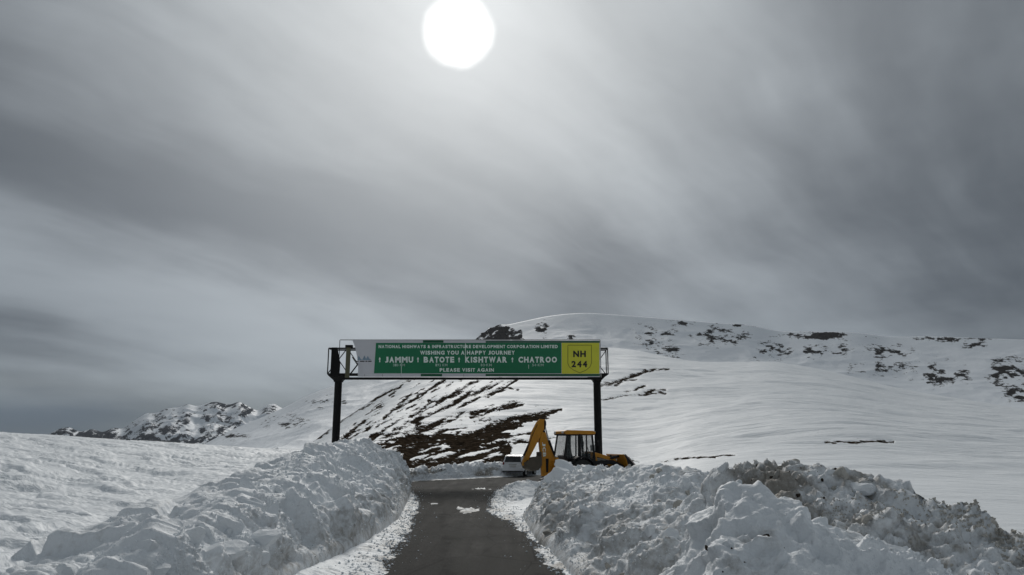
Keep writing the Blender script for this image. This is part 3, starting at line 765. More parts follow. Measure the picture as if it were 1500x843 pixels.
# far bank below the earth slope
footF = [gp(a, b)[:2] for a, b in ((585, 708), (605, 705.5), (640, 703), (690, 700.5), (735, 698.5), (770, 696.5), (830, 694.5), (900, 692.5))]
crestF = [at(576, 694, 47.0), at(600, 690, 49.0), at(640, 688, 52.0), at(680, 683, 54.5), at(712, 681, 56.5), at(745, 677, 58.5), at(790, 675, 61), at(850, 676, 64), at(920, 678, 66)]
backF = [(-9.5, 49.5, 0.5), (-7.5, 52.5, 0.6), (-5.2, 55.5, 0.7), (-3.0, 58.5, 0.8), (-0.5, 61, 0.8), (2.5, 63.5, 0.9), (6, 66, 0.9), (11, 69, 0.9)]
def dirtF(x, y, z, vv, d):
    px, py = proj(x, y, z)
    w = gsum(px + 8 * fbm(px / 9, py / 3, None, 3, 3), py + 2.5 * fbm(px / 7, py / 3, None, 4, 3), [(592, 694, 22, 5, 1.0), (632, 690, 8, 3.5, 1.0), (646, 689, 4, 3.0, 0.9), (708, 693, 12, 4, 1.0), (720, 688, 10, 3, 0.8)])
    return 0.12 + 0.2 * ss(0.3, 0, vv) + 1.2 * w
oF, PF, vF = bank('snow_bank', 'low snow bank along the far road edge below the brown slope', footF, crestF, backF, 300, 70, (0.04, 0.04), (0.7, 0.14), (0.3, 0.06), (0.16, 0.05), 0.05, dirtF, 0.75, 71)
scatter_blocks(oF, PF, vF, 40, 0.10, 0.32, CHUNK, (0.1, 1.2), 28)
footG = [(-24, 56), (-20, 54.5), (-16, 53.5), (-12.5, 52.5)]
crestG = [at(372, 662, 59), at(400, 661.5, 58), at(430, 662.5, 57), at(470, 664, 56)]
backG = [(-24, 62, 0.6), (-20, 61, 0.6), (-16, 60, 0.6), (-12, 58.5, 0.6)]
footG = [(a, b, 1.0) for a, b in footG]
oG, PG, vG = bank('snow_bank', 'distant lumpy snow ridge behind the left sign post', footG, crestG, backG, 120, 40, (0.15, 0.1), (0.7, 0.2), (0.3, 0.07), (0.2, 0.06), 0.0, lambda x, y, z, vv, d: 0.15 + 0 * x, 0.8, 83)

# heaps at the lower right
def heap(name, label, fz, x0, x1, y0, y1, step, block, small, rough, dirtfun, seed, crev=0.04, extra=None, mat='bank'):
    nx, ny = int((x1 - x0) / step), int((y1 - y0) / step)
    x, y = np.meshgrid(np.linspace(x0, x1, nx), np.linspace(y0, y1, ny), indexing='ij')
    z = fz(x, y)
    P = np.stack([x, y, z], -1)
    N = grid_normals(P)
    base = near_z(x, y)
    fade = ss(-0.05, 0.35, z - base)
    d = rough[0] * 1.5 * fbm(x / 0.9, y / 0.9, z / 0.9, seed, 4)
    f1, f2, val = worley(x / block[0], y / block[0], z / block[0], seed + 3)
    d = d + block[1] * val * ss(0.0, 0.16, f2 - f1) - crev * np.exp(-(f2 - f1) / 0.08)
    g1, g2, v2 = worley(x / small[0], y / small[0], z / small[0], seed + 7)
    msk = ss(-0.3, 0.35, fbm(x / 0.8, y / 0.8, z / 0.8, seed + 9, 3))
    d = d + (small[1] * v2 - 0.6 * small[1] * np.exp(-(g2 - g1) / 0.12)) * (0.25 + 0.75 * msk)
    d = d + rough[1] * fbm(x / 0.10, y / 0.10, z / 0.10, seed + 17, 3) + rough[1] * 2.0 * (1 - 4 * np.abs(fbm(x / 0.45, y / 0.45, z / 0.45, seed + 61, 5, 0.55)))
    if extra is not None: d = d + extra(x, y, z)
    P = P + N * (d * fade)[..., None]
    P[..., 2] -= 0.30 * ss(0.12, -0.15, z - base)
    me = grid_mesh(name, P[..., 0], P[..., 1], P[..., 2], {'dirt': np.clip(dirtfun(P[..., 0], P[..., 1], P[..., 2], d), 0, 1)})
    o = link(name, me, M[mat]); tag(o, label, 'snow heap', 'ploughed snow beside the road')
    return o, P, z - base
def ridge_heap(ridge, sl, sr, pw=1.0):
    """height of a heap with a crest polyline (x,y,z); slopes sl/sr give fall per metre on the near and far side"""
    R = np.array([tuple(p) for p in ridge], float)
    def f(x, y):
        best = np.full(x.shape, -9.0)
        for k in range(len(R) - 1):
            a, b = R[k], R[k + 1]
            dx, dy = b[0] - a[0], b[1] - a[1]; L = dx * dx + dy * dy
            t = np.clip(((x - a[0]) * dx + (y - a[1]) * dy) / L, 0, 1)
            ex, ey = x - a[0] - t * dx, y - a[1] - t * dy
            dist = np.hypot(ex, ey)
            side = np.where(ex * dy - ey * dx > 0, 1, 0)
            sl_ = np.where(side > 0, sl, sr)
            zz = a[2] + (b[2] - a[2]) * t - (np.sqrt((dist * sl_) ** 2 + 0.05) - 0.22)
            best = np.maximum(best, zz)
        return best
    return f
# pale mound nearest the camera
def fz_mound(x, y):
    f = ridge_heap([at(978, 838, 7.0), at(1010, 756, 7.7), at(1045, 719, 8.2), at(1095, 738, 8.3), at(1160, 786, 8.0), at(1230, 832, 7.6), at(1300, 860, 7.2)], 0.50, 1.6)
    zz = np.minimum(f(x, y), 0.10 + 1.7 * (x - 0.162 * y - 0.05 * fbm(x / 0.9, y / 0.9, None, 7, 2)))
    return np.maximum(zz, near_z(x, y) - 0.3)
def dirtM(x, y, z, d):
    px, py = proj(x, y, z)
    w = gsum(px, py, [(1110, 800, 40, 28, 0.75), (1080, 830, 60, 20, 0.7), (990, 835, 60, 16, 0.4), (1050, 765, 30, 14, 0.42), (1120, 760, 20, 8, 0.2)])
    return 0.02 + w * (0.55 + 0.6 * fbm(x / 0.25, y / 0.25, z / 0.25, 3, 3))
oM, PM, hM = heap('snow_mound', 'smooth pale bluish snow mound nearest the camera at lower right', fz_mound, 0.2, 5.4, 4.6, 10.4, 0.020, (0.55, 0.12), (0.12, 0.016), (0.13, 0.030), dirtM, 101, crev=0.01)
# dirty heap behind it
def fz_dirty(x, y):
    f = ridge_heap([at(1040, 722, 12.4), at(1068, 704, 12.6), at(1110, 694, 12.6), at(1160, 681, 12.4), at(1200, 696, 12.0), at(1255, 700, 11.6), at(1305, 722, 11.2), at(1345, 750, 10.9), at(1400, 778, 10.6), at(1450, 808, 10.3), at(1520, 838, 10.0), at(1600, 870, 9.8)], 0.42, 0.9)
    zz = np.minimum(f(x, y), 0.0 + 1.25 * (x - 2.25 + 0.25 * fbm(x / 0.9, y / 0.9, None, 17, 3)))
    return np.maximum(zz, near_z(x, y) - 0.4)
def dirtD(x, y, z, d):
    px, py = proj(x, y, z)
    w = gsum(px, py, [(1140, 705, 60, 30, 1.0), (1110, 735, 60, 25, 0.85), (1170, 745, 50, 22, 0.9), (1200, 780, 40, 18, 0.85), (1240, 700, 40, 14, 0.6), (1280, 840, 40, 12, 0.7), (1330, 800, 120, 40, 0.42), (1260, 780, 80, 40, 0.45)])
    return 0.26 + w * 0.72 + 0.45 * fbm(x / 0.35, y / 0.35, z / 0.35, 43, 4)
oD, PD, hD = heap('snow_heap', 'tall brown-stained snow heap with earth clods at the right', fz_dirty, 1.6, 9.2, 6.5, 15.5, 0.03, (0.5, 0.10), (0.13, 0.045), (0.16, 0.04), dirtD, 131, crev=0.05)
def scatter_heap(o, P, hh, n, smin, smax, meshes, name, seed, cond=None):
    rs = random.Random(seed); k = 0; tries = 0
    while k < n and tries < 20000:
        tries += 1
        i, j = rs.randrange(P.shape[0]), rs.randrange(P.shape[1])
        if hh[i, j] < 0.25: continue
        p = P[i, j]
        if cond is not None:
            px, py = proj(p[0], p[1], p[2])
            if not cond(px, py, rs): continue
        sz = smin + (smax - smin) * rs.random() ** 2.5
        piece(name, rs.choice(meshes), (p[0], p[1], p[2] + sz * 0.12), sz, o, 1.0, rs); k += 1
scatter_heap(oD, PD, hD, 70, 0.03, 0.15, DCHUNK + CHUNK[:3], 'snow_block', 51)
scatter_heap(oD, PD, hD, 90, 0.012, 0.06, CLOD, 'earth_clod', 52, lambda px, py, rs: rs.random() < math.exp(-((px - 1150) / 90) ** 2 - ((py - 735) / 55) ** 2) + 0.06)
for (px, py, Y, sz, mm) in ((1160, 679, 12.3, 0.17, DCHUNK), (1148, 686, 12.3, 0.14, DCHUNK), (1130, 692, 12.4, 0.15, DCHUNK), (1085, 699, 12.5, 0.20, DCHUNK), (1068, 703, 12.5, 0.14, DCHUNK), (1175, 688, 12.2, 0.13, DCHUNK), (1235, 700, 11.4, 0.26, DCHUNK), (1255, 716, 11.2, 0.22, CHUNK), (1285, 728, 11.1, 0.25, DCHUNK), (1300, 738, 10.9, 0.26, DCHUNK), (1365, 758, 10.7, 0.17, DCHUNK), (1378, 768, 10.6, 0.12, DCHUNK)):
    piece('snow_block', mm[int(px + py) % len(mm)], at(px, py, Y), sz, oD, 0.8)
scatter_heap(oM, PM, hM, 26, 0.03, 0.11, CHUNK, 'snow_block', 61)
scatter_heap(oM, PM, hM, 22, 0.012, 0.045, CLOD, 'earth_clod', 62, lambda px, py, rs: abs(px - 1100) < 70 and py > 755)
for (px, py, Y, sz) in ((1110, 792, 7.2, 0.075), (1122, 786, 7.25, 0.05), (1100, 806, 7.1, 0.05)):
    piece('earth_clod', CLOD[int(px) % 4], at(px, py, Y), sz, oM, 0.9)

def rubble(parent, pts, smin, smax, seed, mat):
    """fine crumbs lying on a heap, joined into one part"""
    rs = np.random.default_rng(seed); n = len(pts)
    oc = np.array([(1, 0, 0), (-1, 0, 0), (0, 1, 0), (0, -1, 0), (0, 0, 1), (0, 0, -1)], float)
    of = np.array([(0, 2, 4), (2, 1, 4), (1, 3, 4), (3, 0, 4), (2, 0, 5), (1, 2, 5), (3, 1, 5), (0, 3, 5)])
    sz = smin + (smax - smin) * rs.random(n) ** 3
    q = oc[None] * sz[:, None, None] * rs.uniform(0.5, 1.3, (n, 6, 3)) + rs.normal(0, 0.25, (n, 6, 3)) * sz[:, None, None]
    A = rs.normal(size=(n, 3, 3)); Q, _ = np.linalg.qr(A)
    q = np.einsum('nij,nkj->nki', Q, q) + pts[:, None, :]
    f = (of[None] + 6 * np.arange(n)[:, None, None]).reshape(-1, 3)
    me = bpy.data.meshes.new('snow_rubble'); me.from_pydata(q.reshape(-1, 3).tolist(), [], f.tolist())
    o = link('snow_rubble', me, M[mat], parent); o['kind'] = 'stuff'
def pick(P, ok, n, seed, dist_pow=1.0):
    rs = np.random.default_rng(seed)
    c = P[ok]
    clump = ss(-0.2, 0.35, fbm(c[:, 0] / 0.8, c[:, 1] / 0.8, c[:, 2] / 0.8, seed, 3)) + 0.12
    w = clump / clump.sum()
    return c[rs.choice(len(c), n, p=w)]
rubble(oL, pick(PL, (vL > 0.03) & (vL < 1.35), 6500, 1), 0.012, 0.085, 1, 'block')
rubble(oR, pick(PR, (vR > 0.03) & (vR < 1.35), 7500, 2), 0.012, 0.080, 2, 'block')
rubble(oF, pick(PF, (vF > 0.03) & (vF < 1.3), 1500, 3), 0.03, 0.14, 3, 'block')
rubble(oD, pick(PD, hD > 0.2, 5500, 4), 0.008, 0.055, 4, 'dirty_block')
rubble(oM, pick(PM, hM > 0.2, 3500, 5), 0.006, 0.035, 5, 'block')
# loose crumbs of snow along the asphalt edges and the feet of the banks
def crumbs():
    rs = np.random.default_rng(5)
    V = []; Fc = []
    oc = np.array([(1, 0, 0), (-1, 0, 0), (0, 1, 0), (0, -1, 0), (0, 0, 1), (0, 0, -0.6)], float)
    of = [(0, 2, 4), (2, 1, 4), (1, 3, 4), (3, 0, 4), (2, 0, 5), (1, 2, 5), (3, 1, 5), (0, 3, 5)]
    N_ = 9000
    y = 7 + 36 * rs.random(N_) ** 1.6; side = rs.random(N_) < 0.5
    off = rs.normal(0.25, 0.38, N_)
    keep = (np.abs(off) < 1.5) & ((off > 0) | (rs.random(N_) < 0.09))
    y, side, off = y[keep], side[keep], off[keep]
    x = np.where(side, interp(y, XL) - off, interp(y, XR) + off)
    z = np.maximum(0.0, near_z(x, y)); sz = 0.008 + 0.032 * rs.random(len(x)) ** 3
    for n in range(len(x)):
        th = rs.random() * 6.28; c, s_ = math.cos(th), math.sin(th)
        q = oc * sz[n] * rs.uniform(0.6, 1.3, (6, 3)); q = np.stack([q[:, 0] * c - q[:, 1] * s_, q[:, 0] * s_ + q[:, 1] * c, q[:, 2] * 0.8], -1)
        V.append(q + (x[n], y[n], z[n] + sz[n] * 0.3)); Fc += [tuple(i + 6 * n for i in f) for f in of]
    me = bpy.data.meshes.new('snow_crumbs'); me.from_pydata(np.concatenate(V).tolist(), [], Fc)
    tag(link('snow_crumbs', me, M['block']), 'loose crumbs of snow along the asphalt edges', 'snow', kind='stuff')
crumbs()

# ------------------------------------------------------------------ mesh builder for made things
class MB:
    def __init__(s): s.bm = bmesh.new()
    def box(s, c, size, rot=None):
        r = bmesh.ops.create_cube(s.bm, size=1.0)
        mt = Matrix.Translation(Vector(c)) @ (rot.to_4x4() if rot is not None else Matrix()) @ Matrix.Diagonal((*size, 1))
        bmesh.ops.transform(s.bm, matrix=mt, verts=r['verts']); return s
    def bar(s, a, b, w, h=None, up=(0, 0, 1)):
        a, b = Vector(a), Vector(b); d = b - a; L = d.length; h = h or w
        q = d.to_track_quat('X', 'Z').to_matrix()
        return s.box((a + b) / 2, (L, w, h), q)
    def tube(s, a, b, r, r2=None, n=12):
        a, b = Vector(a), Vector(b); d = b - a
        q = d.to_track_quat('Z', 'Y').to_matrix().to_4x4()
        bmesh.ops.create_cone(s.bm, cap_ends=True, segments=n, radius1=r, radius2=r if r2 is None else r2, depth=d.length,
                              matrix=Matrix.Translation((a + b) / 2) @ q)
        return s
    def prism(s, poly, y0, y1, plane='xz'):
        """polygon in the xz plane swept along y (or in yz along x, xy along z)"""
        mk = {'xz': lambda p, t: (p[0], t, p[1]), 'yz': lambda p, t: (t, p[0], p[1]), 'xy': lambda p, t: (p[0], p[1], t)}[plane]
        a = [s.bm.verts.new(mk(p, y0)) for p in poly]; b = [s.bm.verts.new(mk(p, y1)) for p in poly]
        n = len(poly)
        s.bm.faces.new(a); s.bm.faces.new(b[::-1])
        for i in range(n): s.bm.faces.new((a[i], b[i], b[(i + 1) % n], a[(i + 1) % n]))
        return s
    def path(s, pts, r, n=8):
        for a, b in zip(pts, pts[1:]): s.tube(a, b, r, n=n)
        return s
    def loft(s, rings, cap=True):
        R = [[s.bm.verts.new(p) for p in ring] for ring in rings]; n = len(R[0])
        for a, b in zip(R, R[1:]):
            for i in range(n): s.bm.faces.new((a[i], a[(i + 1) % n], b[(i + 1) % n], b[i]))
        if cap: s.bm.faces.new(R[0][::-1]); s.bm.faces.new(R[-1])
        return s
    def build(s, name, mat, parent=None, bevel=0.0, smooth=False, label=None):
        bmesh.ops.recalc_face_normals(s.bm, faces=s.bm.faces)
        me = bpy.data.meshes.new(name); s.bm.to_mesh(me); s.bm.free()
        o = link(name, me, mat, parent)
        if smooth: me.polygons.foreach_set('use_smooth', np.ones(len(me.polygons), bool))
        if bevel:
            m = o.modifiers.new('bevel', 'BEVEL'); m.width = bevel; m.segments = 2; m.limit_method = 'ANGLE'; m.angle_limit = math.radians(35)
        if label: o['label'] = label
        return o
def text_mesh(body, bold=0.02, space=1.0):
    cu = bpy.data.curves.new('text', 'FONT'); cu.body = body; cu.size = 1.0; cu.offset = bold; cu.space_character = space
    cu.resolution_u = 3; cu.fill_mode = 'FRONT'
    to = bpy.data.objects.new('text', cu); COL.objects.link(to)
    dg = bpy.context.evaluated_depsgraph_get()
    me = bpy.data.meshes.new_from_object(to.evaluated_get(dg), depsgraph=dg)
    bpy.data.objects.remove(to); bpy.data.curves.remove(cu)
    return me
GW = dict(zip('ABCDEFGHIJKLMNOPQRSTUVWXYZ', (.72, .70, .70, .72, .63, .60, .76, .70, .28, .54, .70, .58, .84, .72, .78, .66, .78, .70, .66, .60, .70, .68, .96, .66, .66, .60)))
GLY = {}
def glyph_w(c): return {' ': 0.30, '&': 0.72, '-': 0.30}.get(c, GW.get(c, 0.56))
def glyph(ch, bold):
    if (ch, bold) not in GLY:
        me = text_mesh(ch, bold)
        co = np.zeros(len(me.vertices) * 3, np.float32); me.vertices.foreach_get('co', co); co = co.reshape(-1, 3)
        lo, hi = co.min(0), co.max(0)
        un = (co - lo)[:, :2] / np.maximum((hi - lo)[:2], 1e-6)
        if ch == '-': un[:, 1] = 0.38 + 0.2 * un[:, 1]
        GLY[ch, bold] = (un, [tuple(p.vertices) for p in me.polygons])
        bpy.data.meshes.remove(me)
    return GLY[ch, bold]
def lettering(body, x0, x1, z0, z1, place, mat, parent, bold=0.02, name='lettering', aspect=1.0):
    """capitals set glyph by glyph into the box x0..x1, z0..z1; place(x, z) -> local point"""
    wd = glyph_w
    tot = sum(wd(c) for c in body); k = (x1 - x0) / tot; x = x0
    V, Fc = [], []
    for c in body:
        w = wd(c) * k
        if c != ' ':
            un, fs = glyph(c, bold); m = 0.055 * k
            base = len(V)
            V += [tuple(place(x + m + (w - 2 * m) * u, z0 + (z1 - z0) * v)) for u, v in un]
            Fc += [tuple(i + base for i in f) for f in fs]
        x += w
    me = bpy.data.meshes.new(name); me.from_pydata(V, [], Fc); me.update()
    return link(name, me, mat, parent)

# ------------------------------------------------------------------ overhead road sign
def gantry():
    Y = 48.0
    pl, pr = at(489.5, 640, Y).x, at(877.5, 640, Y).x
    base = Vector(((pl + pr) / 2, Y, 0.0))
    g = empty('gantry_sign', base)
    tag(g, 'green overhead road sign on two black posts spanning the road', 'road sign')
    W = lambda px, py, dy=0.0: at(px, py, Y) - base + Vector((0, dy, 0))
    def zof(py): return at(750, py, Y).z
    z_plate = zof(549.5)
    for px, x in ((489.5, pl), (877.5, pr)):
        lx = x - base.x
        m = MB(); m.tube((lx, 0.45, -0.5), (lx, 0.45, z_plate - 0.32), 0.25, 0.235, 20); m.build('post', M['steel_black'], g, smooth=False)
        m = MB()
        rings = []
        for hw, z in ((0.25, z_plate - 0.42), (0.27, z_plate - 0.32), (0.50, z_plate - 0.10), (0.56, z_plate - 0.04), (0.56, z_plate)):
            rings.append([(lx - hw, 0.45 - hw, z), (lx + hw, 0.45 - hw, z), (lx + hw, 0.45 + hw, z), (lx - hw, 0.45 + hw, z)])
        m.loft(rings); m.build('post_bracket', M['steel_black'], g, 0.01)
    # box truss between the posts
    z0, z1 = z_plate + 0.06, zof(510.5)
    xl, xr = at(480.5, 530, Y).x - base.x, at(890.5, 530, Y).x - base.x
    yf, yb = 0.02, 0.90
    for y in (yf, yb):
        for z in (z0, z1):
            MB().bar((xl, y, z), (xr, y, z), 0.09).build('truss_chord', M['steel_black'], g)
    n = 15
    xs = [xl + (xr - xl) * k / n for k in range(n + 1)]
    for k, x in enumerate(xs):
        for y in (yf, yb): MB().bar((x, y, z0), (x, y, z1), 0.06).build('truss_upright', M['steel_black'], g)
        for z in (z0, z1): MB().bar((x, yf, z), (x, yb, z), 0.05).build('truss_cross_bar', M['steel_black'], g)
    for k in range(n):
        a, b = xs[k], xs[k + 1]
        for y in (yf, yb):
            p, q = ((a, z0), (b, z1)) if (k % 2 == 0) == (y == yf) else ((a, z1), (b, z0))
            MB().bar((p[0], y, p[1]), (q[0], y, q[1]), 0.05).build('truss_brace', M['steel_black'], g)
    # board: frame, beam under it, sheets
    yb0 = -0.16
    def sheet(name, pts, mat, off, th=0.012):
        m = MB(); P_ = [W(a, b) for a, b in pts]
        m.prism([(p.x, p.z) for p in P_], yb0 - off, yb0 - off + th); return m.build(name, mat, g)
    sheet('backing_sheet', [(517, 499), (878.5, 500), (878.5, 553), (525, 552.5), (525.5, 533), (521.5, 511)], M['sign_grey'], 0.010, 0.03)
    sheet('green_panel', [(551.5, 503.2), (822, 503.2), (822, 547.6), (548.5, 547.6)], M['sign_green'], 0.022)
    sheet('yellow_panel', [(822.6, 503.2), (877.4, 503.2), (877.4, 548.2), (822.6, 548.2)], M['sign_yellow'], 0.022)
    for pts in ([(620, 499.4), (650, 499.4), (650, 502.9), (620, 502.9)], [(617, 548.4), (648, 548.4), (648, 552.2), (617, 552.2)],
                [(711.5, 500.4), (878.2, 500.4), (878.2, 502.9), (711.5, 502.9)], [(711.5, 548.6), (878.2, 548.6), (878.2, 551.6), (711.5, 551.6)]):
        sheet('edge_strip', pts, M['sign_dark_green'], 0.020)
    for x in (682, 588.5, 774.3):
        w = 0.35 if x != 682 else 0.5
        y0, y1 = {682: (504, 530), 588.5: (532, 552), 774.3: (535, 541)}[x]
        sheet('torn_seam', [(x - w, y0), (x + w, y0), (x + w * 0.6, y1), (x - w * 0.6, y1)], M['sign_text'], 0.0245, 0.004)
    for x in (535, 561, 588, 679.5, 617):
        sheet('sheet_joint', [(x - 0.18, 548.6), (x + 0.18, 548.6), (x + 0.18, 552.3), (x - 0.18, 552.3)], M['sign_black'], 0.0125, 0.004)
    zt, zb = zof(498.6), zof(553.4)
    xL, xR = W(497.5, 520).x, W(879.3, 520).x
    for a, b, w in (((xL, yb0 + 0.05, zt), (xR, yb0 + 0.05, zt), 0.05), ((xL, yb0 + 0.05, zb), (xL, yb0 + 0.05, zt), 0.035), ((xR, yb0 + 0.05, zb), (xR, yb0 + 0.05, zt), 0.05)):
        MB().bar(a, b, w).build('board_frame', M['panel_grey'] if w > 0.04 else M['steel_black'], g)
    xb = W(503.5, 550).x
    MB().box(((xb + xR) / 2, yb0 + 0.10, zof(555)), (xR - xb, 0.22, 0.14)).build('walkway_beam', M['steel_black'], g)
    for k in range(26):
        x = xb + (xR - xb) * (k + 0.5) / 26
        MB().box((x, yb0 + 0.30, zof(555) - 0.01), (0.05, 0.5, 0.05)).build('beam_bracket', M['steel_black'], g)
    # service box and ladder frame at the left end
    a, b = W(507, 508), W(516.5, 552)
    MB().box(((a.x + b.x) / 2 - 0.07, 0.0 - 0.10, (zof(508) + zof(554)) / 2), (0.26, 0.16, zof(508) - zof(554))).build('end_post', M['olive'], g, 0.01)
    MB().box((W(512, 508).x, -0.11, zof(508)), (0.46, 0.24, 0.16)).build('post_cap', M['steel_black'], g, 0.01)
    MB().prism([(W(512, 0).x, zof(509.5)), (W(519.5, 0).x, zof(509.5)), (W(524.3, 0).x, zof(533)), (W(523.8, 0).x, zof(552)), (W(512, 0).x, zof(552))], yb0 + 0.055, yb0 + 0.09).build('end_plate', M['steel_black'], g)
    MB().bar(W(517, 524, -0.2), W(525, 536, -0.2), 0.05).build('end_brace', M['steel_black'], g)
    MB().bar(W(525, 535, -0.2), W(515, 548, -0.2), 0.05).build('end_brace', M['steel_black'], g)
    # writing
    pl_ = lambda off: (lambda a, b: W(a, b) + Vector((0, yb0 - off, 0)))
    t1 = pl_(0.028)
    def L(text, x0, x1, ya, yb_, mat='sign_text', bold=0.02):
        k = (x1 - x0) / sum(glyph_w(c) for c in text); x = x0
        for i, wd in enumerate(text.split(' ')):              # every word is a piece of lettering of its own
            w = k * sum(glyph_w(c) for c in wd)
            lettering(wd, x, x + w, yb_, ya, t1, M[mat], g, bold); x += w + k * glyph_w(' ')
    L('NATIONAL HIGHWAYS & INFRASTRUCTURE DEVELOPMENT CORPORATION LIMITED', 555, 817, 506.2, 510.9, bold=0.045)
    L('WISHING YOU A HAPPY JOURNEY', 615.5, 754.5, 514.6, 520.4, bold=0.045)
    for w_, x0, x1 in (('JAMMU', 564, 606.5), ('BATOTE', 620.5, 666.3), ('KISHTWAR', 681, 743.6), ('CHATROO', 758.7, 816.3)):
        L(w_, x0, x1, 523.4, 532.0, bold=0.055)
    for w_, x0, x1 in (('310 KM', 576, 594), ('192 KM', 638, 656), ('83-KM', 704, 721), ('54-KM', 779, 796.5)):
        L(w_, x0, x1, 533.6, 537.4, 'sign_small', 0.02)
    L('PLEASE VISIT AGAIN', 644, 724, 540.1, 545.3, bold=0.045)
    for x in (557, 612.8, 672.8, 750.6):                   # arrows pointing ahead
        m = MB(); P_ = [t1(a, b) for a, b in ((x - 0.7, 531.5), (x + 0.7, 531.5), (x + 0.7, 527.2), (x + 1.7, 527.2), (x, 523.8), (x - 1.7, 527.2), (x - 0.7, 527.2))]
        m.prism([(p.x, p.z) for p in P_], P_[0].y, P_[0].y + 0.003); m.build('arrow', M['sign_text'], g)
    L('NH', 838.5, 858.6, 514.6, 523.9, 'sign_black', 0.05); L('244', 836, 860.6, 529.4, 538.8, 'sign_black', 0.05)
    sh = [(831.5, 506.5), (866, 506.5), (866, 533), (863.5, 538.5), (858, 543), (849, 547), (840, 543), (834, 538.5), (831.5, 533)]
    for a, b in zip(sh, sh[1:] + sh[:1]):
        MB().bar(t1(*a), t1(*b), 0.012, 0.03).build('shield_outline', M['sign_line'], g)
    # faded blue emblem above a dark caption on the pale panel
    sk = [(524, 528.3), (526, 521.5), (529, 526.3), (531.5, 528), (534.5, 521.3), (537, 526.5), (539.5, 522.2), (542, 526.3), (545, 528.3)]
    m = MB(); t0 = pl_(0.013); P_ = [t0(a, b) for a, b in sk]
    m.prism([(p.x, p.z) for p in P_], P_[0].y, P_[0].y + 0.002); m.build('emblem', M['sign_blue'], g)
    for a, b in ((523, 526), (528, 534.8), (536, 539), (540, 545)):
        m = MB(); P_ = [t0(a, 529.2), t0(b, 529.2), t0(b, 530.8), t0(a, 530.8)]
        m.prism([(p.x, p.z) for p in P_], P_[0].y, P_[0].y + 0.002); m.build('emblem_caption', M['sign_black'], g)
gantry()

# ------------------------------------------------------------------ backhoe loader
def wheel(parent, c, r, w, name='wheel', rimr=0.55, lugs=True, rimmat='rim', axis='y'):
    n = 28
    prof = [(r * rimr, -w * 0.42), (r * 0.90, -w * 0.5), (r * 0.985, -w * 0.40), (r, -w * 0.2), (r, w * 0.2), (r * 0.985, w * 0.40), (r * 0.90, w * 0.5), (r * rimr, w * 0.42)]
    m = MB(); rings = []
    mk = (lambda a, rr, t: (c[0] + rr * math.cos(a), c[1] + t, c[2] + rr * math.sin(a))) if axis == 'y' else (lambda a, rr, t: (c[0] + t, c[1] + rr * math.cos(a), c[2] + rr * math.sin(a)))
    for k in range(n):
        a = 2 * math.pi * k / n; rings.append([mk(a, rr, t) for rr, t in prof])
    R = [[m.bm.verts.new(p) for p in ring] for ring in rings]
    for k in range(n):
        A, B = R[k], R[(k + 1) % n]
        for i in range(len(prof)): m.bm.faces.new((A[i], A[(i + 1) % len(prof)], B[(i + 1) % len(prof)], B[i]))
    if lugs:
        for k in range(18):
            a = 2 * math.pi * (k + 0.5) / 18
            for s in (-1, 1):
                p = mk(a + s * 0.07, r * 0.985, s * w * 0.22)
                rot = Matrix.Rotation(-a, 3, 'Y') if axis == 'y' else Matrix.Rotation(a, 3, 'X')
                m.box(p, (0.10, w * 0.46, 0.06) if axis == 'y' else (w * 0.46, 0.06, 0.08), rot)
    t = m.build(name, M['rubber'], parent)
    d = MB(); p0, p1 = (mk(0, 0, -w * 0.36), mk(0, 0, w * 0.36)); d.tube(p0, p1, r * rimr, n=24)
    rm = d.build('rim', M[rimmat], t, 0.02)
    d = MB(); d.tube(mk(0, 0, -w * 0.42), mk(0, 0, w * 0.42), r * 0.2, n=14); d.build('hub', M['black'], t)
    return t
